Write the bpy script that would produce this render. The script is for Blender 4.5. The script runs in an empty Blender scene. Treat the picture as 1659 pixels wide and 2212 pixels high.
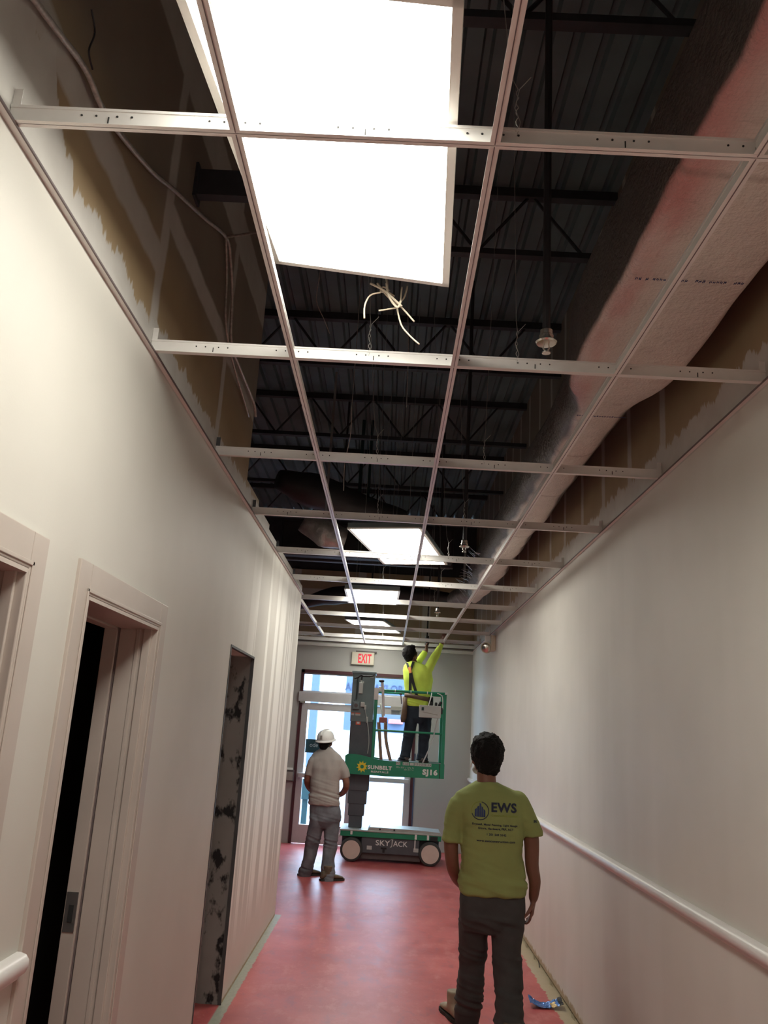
import bpy, bmesh, math, random
from mathutils import Vector, Matrix, noise
from mathutils.bvhtree import BVHTree
V = Vector
S = bpy.context.scene
COL = S.collection
random.seed(7)

# ---------------------------------------------------------------- camera, world, exposure
CAM_H = 1.775
FPX, PITCH, YAW, ROLL = 1786.26, 0.2579546, -0.0186127, 0.0598309
def cam_axes():
    f = V((math.sin(YAW)*math.cos(PITCH), math.cos(YAW)*math.cos(PITCH), math.sin(PITCH)))
    r = V((math.cos(YAW), -math.sin(YAW), 0)); u = r.cross(f)
    c, s = math.cos(ROLL), math.sin(ROLL)
    return r*c + u*s, u*c - r*s, f
CR, CU, CF = cam_axes()
cd = bpy.data.cameras.new('camera'); cam = bpy.data.objects.new('camera', cd); COL.objects.link(cam)
cd.sensor_fit = 'HORIZONTAL'; cd.sensor_width = 36.0; cd.lens = FPX*36/1659
cd.clip_start = 0.05; cd.clip_end = 300
cam.matrix_world = Matrix(((CR.x, CU.x, -CF.x, 0), (CR.y, CU.y, -CF.y, 0), (CR.z, CU.z, -CF.z, CAM_H), (0, 0, 0, 1)))
S.camera = cam
def at(x, y, Y):                      # the point at depth Y along the corridor seen at photo pixel x, y
    d = CF + CR*((x-829.5)/FPX) - CU*((y-1106)/FPX)
    return d*(Y/d.y) + V((0, 0, CAM_H))

W = bpy.data.worlds.new('world'); S.world = W; W.use_nodes = True
W.node_tree.nodes['Background'].inputs[0].default_value = (0.62, 0.80, 1.0, 1)
W.node_tree.nodes['Background'].inputs[1].default_value = 9.0
S.view_settings.view_transform = 'Standard'; S.view_settings.look = 'None'
S.view_settings.exposure = 0.52; S.view_settings.gamma = 1.0; S.view_settings.use_curve_mapping = False
PANEL = 11.5                          # radiance of the fluorescent panels

# ---------------------------------------------------------------- materials
class NT:
    def __init__(s, m):
        s.t = m.node_tree; s.n = s.t.nodes; s.l = s.t.links; s.b = s.n['Principled BSDF']
    def new(s, t, **k):
        o = s.n.new(t)
        for a, v in k.items(): setattr(o, a, v)
        return o
    def put(s, sock, v):
        if hasattr(v, 'is_output'): s.l.new(v, sock)
        elif isinstance(v, (tuple, list)): sock.default_value = (*v, 1) if len(v) == 3 and len(sock.default_value) == 4 else v
        else: sock.default_value = v
    def math(s, op, a, b=0.0, c=None):
        o = s.new('ShaderNodeMath', operation=op); s.put(o.inputs[0], a); s.put(o.inputs[1], b)
        if c is not None: s.put(o.inputs[2], c)
        return o.outputs[0]
    def ramp(s, x, a, b):             # 0 at a, 1 at b, clamped
        o = s.new('ShaderNodeMapRange'); s.put(o.inputs[0], x); s.put(o.inputs[1], a); s.put(o.inputs[2], b)
        return o.outputs[0]
    def mix(s, f, a, b):
        o = s.new('ShaderNodeMix', data_type='RGBA'); s.put(o.inputs[0], f); s.put(o.inputs[6], a); s.put(o.inputs[7], b)
        return o.outputs[2]
    def noise(s, vec, scale, detail=3, rough=.55, sc=(1, 1, 1)):
        m = s.new('ShaderNodeMapping'); s.l.new(vec, m.inputs[0]); m.inputs[3].default_value = sc
        o = s.new('ShaderNodeTexNoise'); s.l.new(m.outputs[0], o.inputs['Vector'])
        o.inputs['Scale'].default_value = scale; o.inputs['Detail'].default_value = detail; o.inputs['Roughness'].default_value = rough
        return o.outputs['Fac']
    def pos(s):
        g = s.new('ShaderNodeNewGeometry'); x = s.new('ShaderNodeSeparateXYZ'); s.l.new(g.outputs['Position'], x.inputs[0])
        return g.outputs['Position'], x.outputs[0], x.outputs[1], x.outputs[2]
    def obj(s): return s.new('ShaderNodeTexCoord').outputs['Object']
    def bump(s, h, st, d=.01):
        b = s.new('ShaderNodeBump'); s.put(b.inputs['Height'], h); b.inputs['Strength'].default_value = st; b.inputs['Distance'].default_value = d
        s.l.new(b.outputs[0], s.b.inputs['Normal'])
def mat(name, col, rough=.6, metal=0.0, var=.12, scale=9, bump=.0, bs=60, sc=(1, 1, 1), spec=None, emis=None):
    m = bpy.data.materials.new(name); m.use_nodes = True; t = NT(m)
    t.b.inputs['Roughness'].default_value = rough; t.b.inputs['Metallic'].default_value = metal
    if spec is not None: t.b.inputs['Specular IOR Level'].default_value = spec
    o = t.obj(); n = t.noise(o, scale, 4, sc=sc)
    hi = tuple(min(1, c*(1+var)) for c in col); lo = tuple(c*(1-var) for c in col)
    t.put(t.b.inputs['Base Color'], t.mix(t.ramp(n, .3, .7), lo, hi))
    if bump: t.bump(t.noise(o, bs, 3, sc=sc), bump)
    if emis: t.put(t.b.inputs['Emission Color'], emis[0]); t.b.inputs['Emission Strength'].default_value = emis[1]
    return m
M = {}
def wall_mat(name, zp, seams, right=False):
    m = bpy.data.materials.new(name); m.use_nodes = True; t = NT(m); P, X, Y, Z = t.pos()
    t.b.inputs['Roughness'].default_value = .55
    # painted face with broad roller marks
    big = t.noise(P, 1.1, 3); ver = t.noise(P, 1.6, 2, sc=(1, 1.6, .12))
    paint = t.mix(t.ramp(big, .35, .7), (.615, .595, .540), (.69, .670, .615))
    if not right:                     # fresh patches rolled on in vertical strokes towards the far corner
        low = t.noise(P, 5.5, 1, sc=(0, 1.0, .04)); top = t.noise(P, 2.3, 1, sc=(0, 1.6, 0))
        st = t.ramp(low, .50, .53)
        zone = t.math('MULTIPLY', t.ramp(Y, 5.4, 6.1), t.ramp(Z, .25, .6))
        zone = t.math('MULTIPLY', zone, t.ramp(t.math('ADD', Z, t.math('MULTIPLY', top, 1.4)), 3.9, 3.3))
        paint = t.mix(t.math('MULTIPLY', zone, .6), paint, (.57, .545, .50))
        paint = t.mix(t.math('MULTIPLY', t.math('MULTIPLY', st, zone), .9), paint, (.90, .89, .84))
    else:
        paint = t.mix(t.math('MULTIPLY', t.ramp(ver, .5, .62), .25), paint, (.74, .72, .67))
    # torn paper at the foot of the wall
    rag = t.noise(P, 26, 3, sc=(1, 1, .4))
    foot = t.ramp(t.math('SUBTRACT', Z, t.math('MULTIPLY', rag, .10 if right else .03)), .012, .002)
    paint = t.mix(foot, paint, (.40, .31, .19))
    # raw board above the ceiling line, with joint compound
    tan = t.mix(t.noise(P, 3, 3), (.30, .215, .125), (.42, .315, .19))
    tan = t.mix(t.ramp(Z, 3.45, 3.75), tan, t.mix(t.noise(P, 3, 3), (.20, .165, .13), (.28, .24, .19)))  # light falloff painted in: board gets darker and greyer with height
    mud = t.mix(t.noise(P, 7, 3), (.46, .43, .395), (.62, .60, .56))
    edge = t.math('ADD', t.math('MULTIPLY', t.noise(P, 9, 4, .7, sc=(1, 1, .25)), .26), zp)
    if not right: edge = t.math('ADD', edge, t.math('MULTIPLY', t.ramp(Y, 1.95, 1.55), t.math('MULTIPLY', t.noise(P, 4, 2, sc=(1, 2, .1)), 1.1)))
    band = t.ramp(t.math('SUBTRACT', Z, edge), .012, 0.0)
    wob = t.math('MULTIPLY', t.math('SUBTRACT', t.noise(P, 5, 3), .5), .05)
    for (z0, y0, y1, w) in seams[0]:
        d = t.math('ABSOLUTE', t.math('SUBTRACT', Z, t.math('ADD', wob, z0)))
        s_ = t.math('MULTIPLY', t.ramp(d, w, w-.02), t.math('MULTIPLY', t.ramp(Y, y0-.02, y0), t.ramp(Y, y1+.02, y1)))
        band = t.math('MAXIMUM', band, t.math('MULTIPLY', s_, .9))
    for (y0, w) in seams[1]:
        d = t.math('ABSOLUTE', t.math('SUBTRACT', Y, t.math('ADD', wob, y0)))
        band = t.math('MAXIMUM', band, t.math('MULTIPLY', t.ramp(d, w, w-.02), .9))
    board = t.mix(band, tan, mud)
    t.put(t.b.inputs['Base Color'], t.mix(t.ramp(Z, 3.100, 3.103), paint, board))
    t.bump(t.noise(P, 130, 2), .05, .004)
    return m
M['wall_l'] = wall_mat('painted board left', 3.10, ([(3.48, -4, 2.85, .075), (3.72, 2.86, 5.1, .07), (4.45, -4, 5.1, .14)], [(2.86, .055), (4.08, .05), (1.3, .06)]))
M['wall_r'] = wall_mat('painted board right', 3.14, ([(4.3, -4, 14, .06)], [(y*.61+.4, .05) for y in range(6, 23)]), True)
def endwall_mat():
    m = bpy.data.materials.new('painted board end'); m.use_nodes = True; t = NT(m); P, X, Y, Z = t.pos()
    t.b.inputs['Roughness'].default_value = .6
    paint = t.mix(t.noise(P, 1.5, 3), (.37, .36, .345), (.43, .42, .40))
    tan = t.mix(t.noise(P, 4, 3), (.30, .22, .14), (.42, .32, .21))
    b = t.ramp(t.math('ABSOLUTE', t.math('SUBTRACT', t.math('FRACT', t.math('MULTIPLY', X, 1/1.1)), .5)), .07, .05)
    b = t.math('MAXIMUM', b, t.ramp(t.math('SUBTRACT', Z, t.math('MULTIPLY', t.noise(P, 9, 3), .3)), 3.10, 3.08))
    b = t.math('MAXIMUM', b, t.ramp(t.math('ABSOLUTE', t.math('SUBTRACT', Z, 3.95)), .07, .05))
    board = t.mix(b, tan, (.5, .45, .40))
    t.put(t.b.inputs['Base Color'], t.mix(t.ramp(Z, 3.12, 3.13), paint, board))
    return m
M['wall_e'] = endwall_mat()
def floor_mat():
    m = bpy.data.materials.new('red floor'); m.use_nodes = True; t = NT(m); P, X, Y, Z = t.pos()
    a = t.noise(P, 1.6, 5, .6); b = t.noise(P, 7, 5, .7, sc=(1, .5, 1)); c = t.noise(P, 38, 2)
    col = t.mix(t.ramp(a, .3, .7), (.40, .065, .070), (.60, .135, .130))
    col = t.mix(t.math('MULTIPLY', t.ramp(b, .52, .74), .75), col, (.64, .25, .23))
    col = t.mix(t.math('MULTIPLY', t.ramp(b, .46, .30), .55), col, (.24, .055, .08))
    col = t.mix(t.math('MULTIPLY', t.ramp(c, .755, .79), .8), col, (.70, .52, .46))
    # bare strips where the base trim was pulled off
    rag = t.noise(P, 13, 5, .7)
    r = t.ramp(t.math('ADD', X, t.math('MULTIPLY', rag, .10)), 1.300, 1.306)
    col = t.mix(r, col, t.mix(rag, (.40, .33, .21), (.52, .44, .30)))
    l = t.ramp(t.math('SUBTRACT', X, t.math('MULTIPLY', rag, .05)), -.940, -.947)
    l = t.math('MULTIPLY', l, t.math('MULTIPLY', t.ramp(X, -.99, -.98), t.ramp(Y, 8.72, 8.70)))
    col = t.mix(l, col, t.mix(c, (.26, .27, .21), (.44, .44, .36)))
    t.put(t.b.inputs['Base Color'], col)
    t.put(t.b.inputs['Roughness'], t.math('ADD', t.math('MULTIPLY', b, .30), .24))
    t.bump(b, .10, .004)
    return m
M['floor'] = floor_mat()
def mastic_mat():
    m = bpy.data.materials.new('mastic patches'); m.use_nodes = True; t = NT(m); P, X, Y, Z = t.pos()
    n = t.noise(P, 4.5, 4, .65, sc=(1.6, 1, .9)); g = t.noise(P, 3, 3)
    col = t.mix(g, (.20, .195, .18), (.36, .35, .335))
    t.put(t.b.inputs['Base Color'], t.mix(t.ramp(n, .54, .61), col, (.012, .012, .014)))
    t.b.inputs['Roughness'].default_value = .7
    return m
M['mastic'] = mastic_mat()
def duct_mat():
    m = bpy.data.materials.new('duct wrap'); m.use_nodes = True; t = NT(m); P, X, Y, Z = t.pos()
    foil = t.mix(t.noise(P, 6, 4), (.64, .62, .56), (.84, .82, .75))
    blotch = t.noise(P, 2.2, 4, .6, sc=(1, .35, 1))
    edge = t.math('MULTIPLY', t.ramp(X, .93, .82), t.ramp(Y, 5.6, 4.2))
    f = t.math('MULTIPLY', edge, t.ramp(blotch, .34, .56))
    col = t.mix(t.math('MULTIPLY', f, .85), foil, (.58, .22, .21))
    scr = t.noise(P, 60, 2, sc=(1, 1, 1))
    col = t.mix(t.math('MULTIPLY', t.ramp(t.noise(P, 8, 4, .7, sc=(.4, 1.6, 1)), .62, .72), .4), col, (.28, .21, .18))
    for yy in (-.4, 1.05, 2.02, 3.35, 4.5, 5.4, 6.6, 7.8, 9.0):   # taped joints across the wrap
        dd = t.math('ABSOLUTE', t.math('SUBTRACT', Y, t.math('ADD', yy, t.math('MULTIPLY', t.noise(P, 3, 2), .07))))
        col = t.mix(t.math('MULTIPLY', t.ramp(dd, .02, .004), t.math('MULTIPLY', t.noise(P, 16, 2), .8)), col, (.25, .19, .16))
    wv = t.new('ShaderNodeTexWave'); wv.inputs['Scale'].default_value = 22; wv.bands_direction = 'Y'; t.l.new(P, wv.inputs['Vector'])
    wx = t.new('ShaderNodeTexWave'); wx.inputs['Scale'].default_value = 22; wx.bands_direction = 'X'; t.l.new(P, wx.inputs['Vector'])
    col = t.mix(t.math('MULTIPLY', t.ramp(t.math('MAXIMUM', wv.outputs['Fac'], wx.outputs['Fac']), .9, 1.0), .16), col, (.36, .28, .25))
    side = t.ramp(Z, 3.392, 3.410)  # shade on the duct's flank painted dark above the lit underside
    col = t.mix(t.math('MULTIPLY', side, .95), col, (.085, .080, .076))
    t.put(t.b.inputs['Base Color'], col); t.b.inputs['Roughness'].default_value = .45
    t.b.inputs['Metallic'].default_value = .0
    t.bump(t.math('ADD', scr, t.math('MULTIPLY', t.noise(P, 14, 4), 2.5)), .35, .02)
    return m
M['duct'] = duct_mat()
M['casing'] = mat('beige casing paint', (.53, .465, .415), .4, var=.05, scale=4)
M['grid'] = mat('white grid steel', (.80, .78, .75), .38, .1, var=.05)
M['gridline'] = mat('grid edge groove', (.16, .13, .13), .5)
M['hole'] = mat('punched hole', (.03, .03, .03), .9)
M['galv'] = mat('galvanised wire', (.45, .45, .43), .4, .7)
M['trim_dark'] = mat('dark trim', (.11, .085, .085), .6)
M['deck'] = mat('dark roof deck', (.105, .150, .160), .6, .05, var=.25, scale=2)
M['joist'] = mat('dark joist steel', (.040, .044, .050), .6, .2, var=.2)
M['void'] = mat('dark room paint', (.012, .012, .012), .9)  # near-black colour stands in for the lack of light in the rooms
M['stud'] = mat('steel stud', (.10, .105, .11), .45, .5)
M['blackduct'] = mat('black duct wrap', (.022, .022, .024), .55, var=.3, scale=5, bump=.4, bs=12)
M['foil'] = mat('crinkled foil', (.38, .37, .36), .35, .55, var=.25, scale=11, bump=.8, bs=22)
M['fixture'] = mat('fixture enamel', (.72, .70, .65), .4, var=.03)
M['diffuser'] = mat('lit diffuser', (.8, .8, .8), .5, var=.01, emis=((1.0, .975, .875), PANEL))
M['conduit'] = mat('armoured cable', (.42, .40, .37), .4, .4, var=.25, scale=60)
M['rope'] = mat('cream cable', (.50, .43, .33), .7)
M['brass'] = mat('sprinkler chrome', (.62, .58, .52), .22, .9)
M['pipe'] = mat('dark pipe', (.045, .045, .05), .5, .4)
M['teal'] = mat('dark teal strap', (.008, .038, .036), .6)
M['maroon'] = mat('maroon frame', (.065, .016, .022), .45)
M['alu'] = mat('light door metal', (.50, .475, .48), .4, .1, var=.04)
M['steel'] = mat('satin steel', (.42, .41, .40), .3, .8)
M['greybox'] = mat('grey plate', (.33, .31, .28), .5, .3)
M['rail'] = mat('chair rail paint', (.74, .71, .69), .35, var=.03)
M['sign'] = mat('exit housing', (.55, .50, .40), .5, var=.04)
M['exitface'] = mat('exit face', (.60, .54, .44), .5, var=.03)
M['exitred'] = mat('exit letters', (.72, .012, .04), .5, emis=((.9, .02, .05), .12))
M['emerg'] = mat('almond plastic', (.56, .49, .37), .4, var=.04)
M['liftgrey'] = mat('lift grey paint', (.145, .185, .195), .45, .1, var=.08)
M['liftdark'] = mat('lift dark paint', (.080, .088, .102), .5, var=.1)
M['green'] = mat('lift green paint', (.010, .235, .125), .4, var=.08)
M['deckgrey'] = mat('lift deck plate', (.40, .43, .41), .45, .2, var=.1)
M['tyre'] = mat('tyre rubber', (.050, .050, .048), .8, bump=.3)
M['wheel'] = mat('cream rim', (.66, .55, .48), .5, var=.04)
M['white'] = mat('white paint', (.78, .78, .76), .45, var=.03)
M['ltgrey'] = mat('pale grey plastic', (.50, .51, .49), .45, var=.05)
M['black'] = mat('black rubber', (.014, .014, .016), .6)
M['yellow'] = mat('yellow decal', (.80, .62, .03), .5, var=.02)
M['reddecal'] = mat('red decal', (.75, .12, .06), .5)
M['tagblack'] = mat('tag print', (.03, .03, .03), .6)
M['skin'] = mat('brown skin', (.20, .085, .055), .5, var=.1)
M['hair'] = mat('black hair', (.008, .007, .007), .65, spec=.2, bump=.8, bs=160)
M['olive'] = mat('hi-vis t-shirt cloth', (.29, .335, .115), .9, var=.06, scale=6, bump=.15, bs=300)
M['lime'] = mat('lime long sleeve cloth', (.74, .95, .13), .85, var=.05, bump=.12, bs=300)
M['greyshirt'] = mat('grey t-shirt cloth', (.37, .345, .32), .9, var=.06, bump=.12, bs=300)
M['charcoal'] = mat('charcoal trouser cloth', (.055, .055, .055), .9, var=.15, bump=.15, bs=260)
M['jeans'] = mat('faded grey jeans', (.145, .155, .175), .9, var=.35, scale=7, bump=.15, bs=260)
M['navy'] = mat('dark navy jeans', (.018, .026, .040), .9, var=.2)
M['boot'] = mat('tan boot leather', (.13, .095, .06), .7, var=.35, scale=14, bump=.3)
M['palebooth'] = mat('pale boot', (.34, .28, .20), .7, var=.2)
M['sole'] = mat('boot sole', (.03, .028, .025), .8)
M['navyprint'] = mat('navy print', (.022, .03, .06), .8, var=.02)
M['blueprint'] = mat('blue print', (.035, .06, .16), .8)
M['paleprint'] = mat('pale print', (.26, .32, .06), .8)
M['belt'] = mat('brown leather', (.16, .10, .065), .6, var=.2)
M['orange'] = mat('orange leather', (.80, .30, .09), .6)
M['wrapper'] = mat('blue wrapper', (.07, .20, .55), .25, .2, var=.4, scale=22)
M['wrapyel'] = mat('wrapper print', (.60, .42, .16), .3, .2, var=.5, scale=40)
M['ext'] = mat('pale facade', (.78, .80, .82), .8, var=.03)
M['extblue'] = mat('blue grey facade', (.055, .085, .15), .7, var=.06)
M['extletter'] = mat('facade letters', (.010, .022, .06), .6)
M['pave'] = mat('outdoor paving', (.20, .235, .30), .8, var=.06, scale=.6)
M['extdark'] = mat('dark green sign', (.012, .045, .05), .6)
M['extred'] = mat('red awning', (.40, .12, .11), .7)
M['wood'] = mat('tan ladder', (.35, .22, .15), .6)
def glass():
    m = bpy.data.materials.new('clear glass'); m.use_nodes = True; n = m.node_tree.nodes; l = m.node_tree.links
    n.remove(n['Principled BSDF']); t = n.new('ShaderNodeBsdfTransparent'); g = n.new('ShaderNodeBsdfGlossy'); x = n.new('ShaderNodeMixShader')
    t.inputs[0].default_value = (.93, .96, .98, 1); g.inputs['Roughness'].default_value = .03
    x.inputs[0].default_value = .004; l.new(t.outputs[0], x.inputs[1]); l.new(g.outputs[0], x.inputs[2]); l.new(x.outputs[0], n['Material Output'].inputs[0])
    return m
M['glass'] = glass()

# ---------------------------------------------------------------- builders
ORIG = {}
class MB:
    def __init__(s): s.bm = bmesh.new()
    def face(s, vs):
        try: return s.bm.faces.new(vs)
        except ValueError: return None
    def box(s, a, b, bev=0):
        a, b = V(a), V(b); lo = V(map(min, a, b)); hi = V(map(max, a, b))
        v = [s.bm.verts.new((x, y, z)) for x in (lo.x, hi.x) for y in (lo.y, hi.y) for z in (lo.z, hi.z)]
        fs = [s.bm.faces.new([v[i] for i in f]) for f in ((0, 1, 3, 2), (4, 6, 7, 5), (0, 4, 5, 1), (2, 3, 7, 6), (0, 2, 6, 4), (1, 5, 7, 3))]
        if bev: bmesh.ops.bevel(s.bm, geom=list({e for f in fs for e in f.edges}), offset=bev, segments=2, affect='EDGES', profile=.5)
        return s
    def obox(s, c, size, mx, bev=0):
        n0 = len(s.bm.verts); s.bm.verts.ensure_lookup_table(); before = set(s.bm.verts)
        h = V(size)/2; s.box(-h, h, bev)
        for v in s.bm.verts:
            if v not in before: v.co = V(c) + mx @ v.co
        return s
    def loft(s, rings, cap=True, closed=False):
        rs = [[s.bm.verts.new(p) for p in r] for r in rings]
        pairs = list(zip(rs, rs[1:])) + ([(rs[-1], rs[0])] if closed else [])
        for a, b in pairs:
            for i in range(len(a)): s.face((a[i], a[(i+1) % len(a)], b[(i+1) % len(a)], b[i]))
        if cap and not closed: s.face(rs[0][::-1]); s.face(rs[-1])
        return s
    def mark(s, n0, idx):
        s.bm.faces.ensure_lookup_table()
        for f in s.bm.faces[n0:]: f.material_index = idx
    def tube(s, pts, r, n=8, rb=None):
        pts = [V(p) for p in pts]; rings = []; ref = None
        for i, p in enumerate(pts):
            t = (pts[min(i+1, len(pts)-1)] - pts[max(i-1, 0)]).normalized()
            if ref is None: ref = t.orthogonal()
            u = (ref - t*ref.dot(t)).normalized(); v = t.cross(u); ref = u
            ri = r[i] if isinstance(r, (list, tuple)) else r
            rings.append([p + u*ri*math.cos(k*2*math.pi/n) + v*(rb or ri)*math.sin(k*2*math.pi/n) for k in range(n)])
        return s.loft(rings)
    def cyl(s, a, b, r, n=20, r2=None): return s.tube([a, b], [r, r if r2 is None else r2], n)
    def lathe(s, c, axis, prof, n=32):    # prof: (radius, offset along axis)
        ax = V(axis).normalized(); u = ax.orthogonal().normalized(); v = ax.cross(u); c = V(c)
        return s.loft([[c + ax*h + (u*math.cos(k*2*math.pi/n) + v*math.sin(k*2*math.pi/n))*max(r, 1e-4) for k in range(n)] for r, h in prof])
    def prism(s, poly, d):               # poly 3D points, extruded by vector d
        d = V(d); return s.loft([[V(p) for p in poly], [V(p)+d for p in poly]])
    def ball(s, c, r, mx=None, n=16, m=12):
        c = V(c); r = V(r) if hasattr(r, '__len__') else V((r, r, r)); mx = mx or Matrix.Identity(3); rings = []
        for j in range(m+1):
            th = math.pi*(j+.02*(j == 0)-.02*(j == m))/m
            rings.append([c + mx @ V((r.x*math.sin(th)*math.cos(k*2*math.pi/n), r.y*math.sin(th)*math.sin(k*2*math.pi/n), r.z*math.cos(th))) for k in range(n)])
        return s.loft(rings)
    def mesh(s, name):
        bmesh.ops.recalc_face_normals(s.bm, faces=s.bm.faces[:])
        me = bpy.data.meshes.new(name); s.bm.to_mesh(me); s.bm.free(); return me
    def build(s, name, m, parent=None, smooth=False, origin=None):
        return link(name, s.mesh(name), m, parent, smooth, origin)
def link(name, me, m, parent=None, smooth=False, origin=None):
    for k in (m if isinstance(m, (list, tuple)) else [m]): me.materials.append(M[k])
    o = bpy.data.objects.new(name, me); COL.objects.link(o)
    off = V((0, 0, 0))
    if parent is not None: o.parent = parent; off = ORIG[parent]
    elif origin is not None: o.location = origin; off = V(origin)
    ORIG[o] = off
    if off.length: me.transform(Matrix.Translation(-off))
    if smooth is True:
        for p in me.polygons: p.use_smooth = True
    elif smooth:                          # angle in degrees
        for p in me.polygons: p.use_smooth = True
        me.set_sharp_from_angle(angle=math.radians(smooth))
    return o
def empty(name, loc):
    o = bpy.data.objects.new(name, None); COL.objects.link(o); o.location = loc; o.empty_display_size = .1; ORIG[o] = V(loc); return o
def tag(o, label, cat, group=None):
    o['label'] = label; o['category'] = cat
    if group: o['group'] = group
    return o
def struct(o): o['kind'] = 'structure'; return o
def copy_thing(root, loc):
    c = root.copy(); COL.objects.link(c); c.location = loc; ORIG[c] = V(loc)
    for ch in root.children:
        d = ch.copy(); COL.objects.link(d); d.parent = c
        for g in ch.children:
            e = g.copy(); COL.objects.link(e); e.parent = d
    return c
def text2d(s, size, bold=0.0, sx=1.0, align='LEFT', shear=0):
    cu = bpy.data.curves.new('t', 'FONT'); cu.body = s; cu.size = size; cu.align_x = align; cu.offset = bold; cu.space_character = 1+bold*2.5; cu.shear = shear; cu.resolution_u = 3
    o = bpy.data.objects.new('t', cu); COL.objects.link(o); bpy.context.view_layer.update()
    dg = bpy.context.evaluated_depsgraph_get(); me = bpy.data.meshes.new_from_object(o.evaluated_get(dg))
    bpy.data.objects.remove(o); bpy.data.curves.remove(cu)
    vs = [(v.co.x*sx, v.co.y) for v in me.vertices]; fs = [tuple(p.vertices) for p in me.polygons]
    bpy.data.meshes.remove(me); return vs, fs
def fit_text(s, w, h, bold=0.0, shear=0):  # text scaled so that it fills w x h, lower left at 0,0
    vs, fs = text2d(s, 1.0, bold, shear=shear)
    x0 = min(v[0] for v in vs); x1 = max(v[0] for v in vs); y0 = min(v[1] for v in vs); y1 = max(v[1] for v in vs)
    return [((x-x0)/(x1-x0)*w, (y-y0)/(y1-y0)*h) for x, y in vs], fs
def letters(name, m, parent, s, org, w, h, bold=.0, u=(1, 0, 0), v=(0, 0, 1), thick=.003, shear=0):
    vs, fs = fit_text(s, w, h, bold, shear); u, v = V(u), V(v); nrm = u.cross(v)
    bm = bmesh.new(); bv = [bm.verts.new(V(org)+u*x+v*y) for x, y in vs]
    for f in fs:
        try: bm.faces.new([bv[i] for i in f])
        except ValueError: pass
    r = bmesh.ops.extrude_face_region(bm, geom=bm.faces[:])
    bmesh.ops.translate(bm, verts=[g for g in r['geom'] if isinstance(g, bmesh.types.BMVert)], vec=nrm*thick)
    me = bpy.data.meshes.new(name); bm.to_mesh(me); bm.free()
    return link(name, me, m, parent)
def solid(name, mb, m, parent, vox=.01, sm=3, disp=None):   # union of closed volumes as one smooth skin
    me = mb.mesh(name); o = bpy.data.objects.new(name, me); COL.objects.link(o)
    r = o.modifiers.new('r', 'REMESH'); r.mode = 'VOXEL'; r.voxel_size = vox
    if sm: k = o.modifiers.new('s', 'SMOOTH'); k.iterations = sm; k.factor = .5
    bpy.context.view_layer.update(); dg = bpy.context.evaluated_depsgraph_get()
    out = bpy.data.meshes.new_from_object(o.evaluated_get(dg)); bpy.data.objects.remove(o)
    if disp:
        nn = [v.normal.copy() for v in out.vertices]
        for v, n in zip(out.vertices, nn): v.co = v.co + n*disp(v.co)
    out.materials.clear()
    return link(name, out, m, parent, True)
# ---------------------------------------------------------------- the setting
XL, XR, YE, GZ = -.977, 1.348, 13.75, 3.112     # wall faces, end wall, grid height
TH = .15; DECK = 5.35; YB = -3.0
def wall_with_holes(mb, x0, x1, y0, y1, z0, z1, holes):   # holes (ya, yb, ztop)
    ys = y0
    for a, b, zt in sorted(holes):
        mb.box((x0, ys, z0), (x1, a, z1)); mb.box((x0, a, zt), (x1, b, z1)); ys = b
    mb.box((x0, ys, z0), (x1, y1, z1))
struct(MB().box((-4.2, YB, -.12), (XR+.3, YE+.2, 0)).build('floor', 'floor'))
D1 = (1.30, 2.145, 2.135); D2 = (2.595, 3.435, 2.135); NI = (5.08, 5.99, 2.227)
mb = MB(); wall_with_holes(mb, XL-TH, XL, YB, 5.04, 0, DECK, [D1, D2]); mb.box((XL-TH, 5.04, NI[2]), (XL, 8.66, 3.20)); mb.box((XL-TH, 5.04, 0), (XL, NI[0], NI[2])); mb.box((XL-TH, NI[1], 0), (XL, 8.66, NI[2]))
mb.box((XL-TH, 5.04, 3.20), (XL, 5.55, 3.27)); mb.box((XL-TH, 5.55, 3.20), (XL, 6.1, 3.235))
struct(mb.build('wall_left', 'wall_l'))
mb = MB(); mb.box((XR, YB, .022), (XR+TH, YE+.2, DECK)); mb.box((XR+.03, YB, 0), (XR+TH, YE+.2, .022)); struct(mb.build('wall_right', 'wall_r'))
DX0, DX1, DZ = -1.44, .46, 2.67
mb = MB(); mb.box((-4.2, YE, 0), (DX0, YE+.2, 4.33)); mb.box((DX1, YE, 0), (XR+.3, YE+.2, 4.33)); mb.box((DX0, YE, DZ), (DX1, YE+.2, 4.33)); struct(mb.build('wall_end', 'wall_e'))
struct(MB().box((-4.2, YE+.02, 4.33), (XR+.3, YE+.2, DECK)).build('wall_end_top', 'joist'))
struct(MB().box((-4.4, YB-.15, 0), (XR+.3, YB, DECK)).build('wall_back', 'casing'))
struct(MB().box((-4.4, YB, 0), (-4.2, YE+.2, DECK)).build('wall_outer', 'deck'))
# unlit rooms behind the two doorways, darkness put into the wall colour; the chase
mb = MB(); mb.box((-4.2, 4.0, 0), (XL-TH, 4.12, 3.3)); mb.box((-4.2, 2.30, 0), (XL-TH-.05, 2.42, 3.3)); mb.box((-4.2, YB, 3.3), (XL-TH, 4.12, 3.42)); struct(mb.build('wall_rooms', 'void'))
mb = MB(); mb.box((-1.75, NI[0]-.1, 0), (XL-TH, NI[0], 2.4)); mb.box((-1.85, NI[0]-.1, 0), (-1.75, NI[1]+.1, 2.4)); mb.box((-1.75, NI[0], NI[2]+.03), (XL-TH, NI[1]+.1, 2.4)); struct(mb.build('wall_chase', 'mastic'))
struct(MB().box((-1.75, NI[1], 0), (XL-TH, NI[1]+.1, 2.35)).box((XL-TH, NI[1]-.006, 0), (XL-.02, NI[1]+.001, NI[2])).build('wall_chase_side', 'mastic'))
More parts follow.
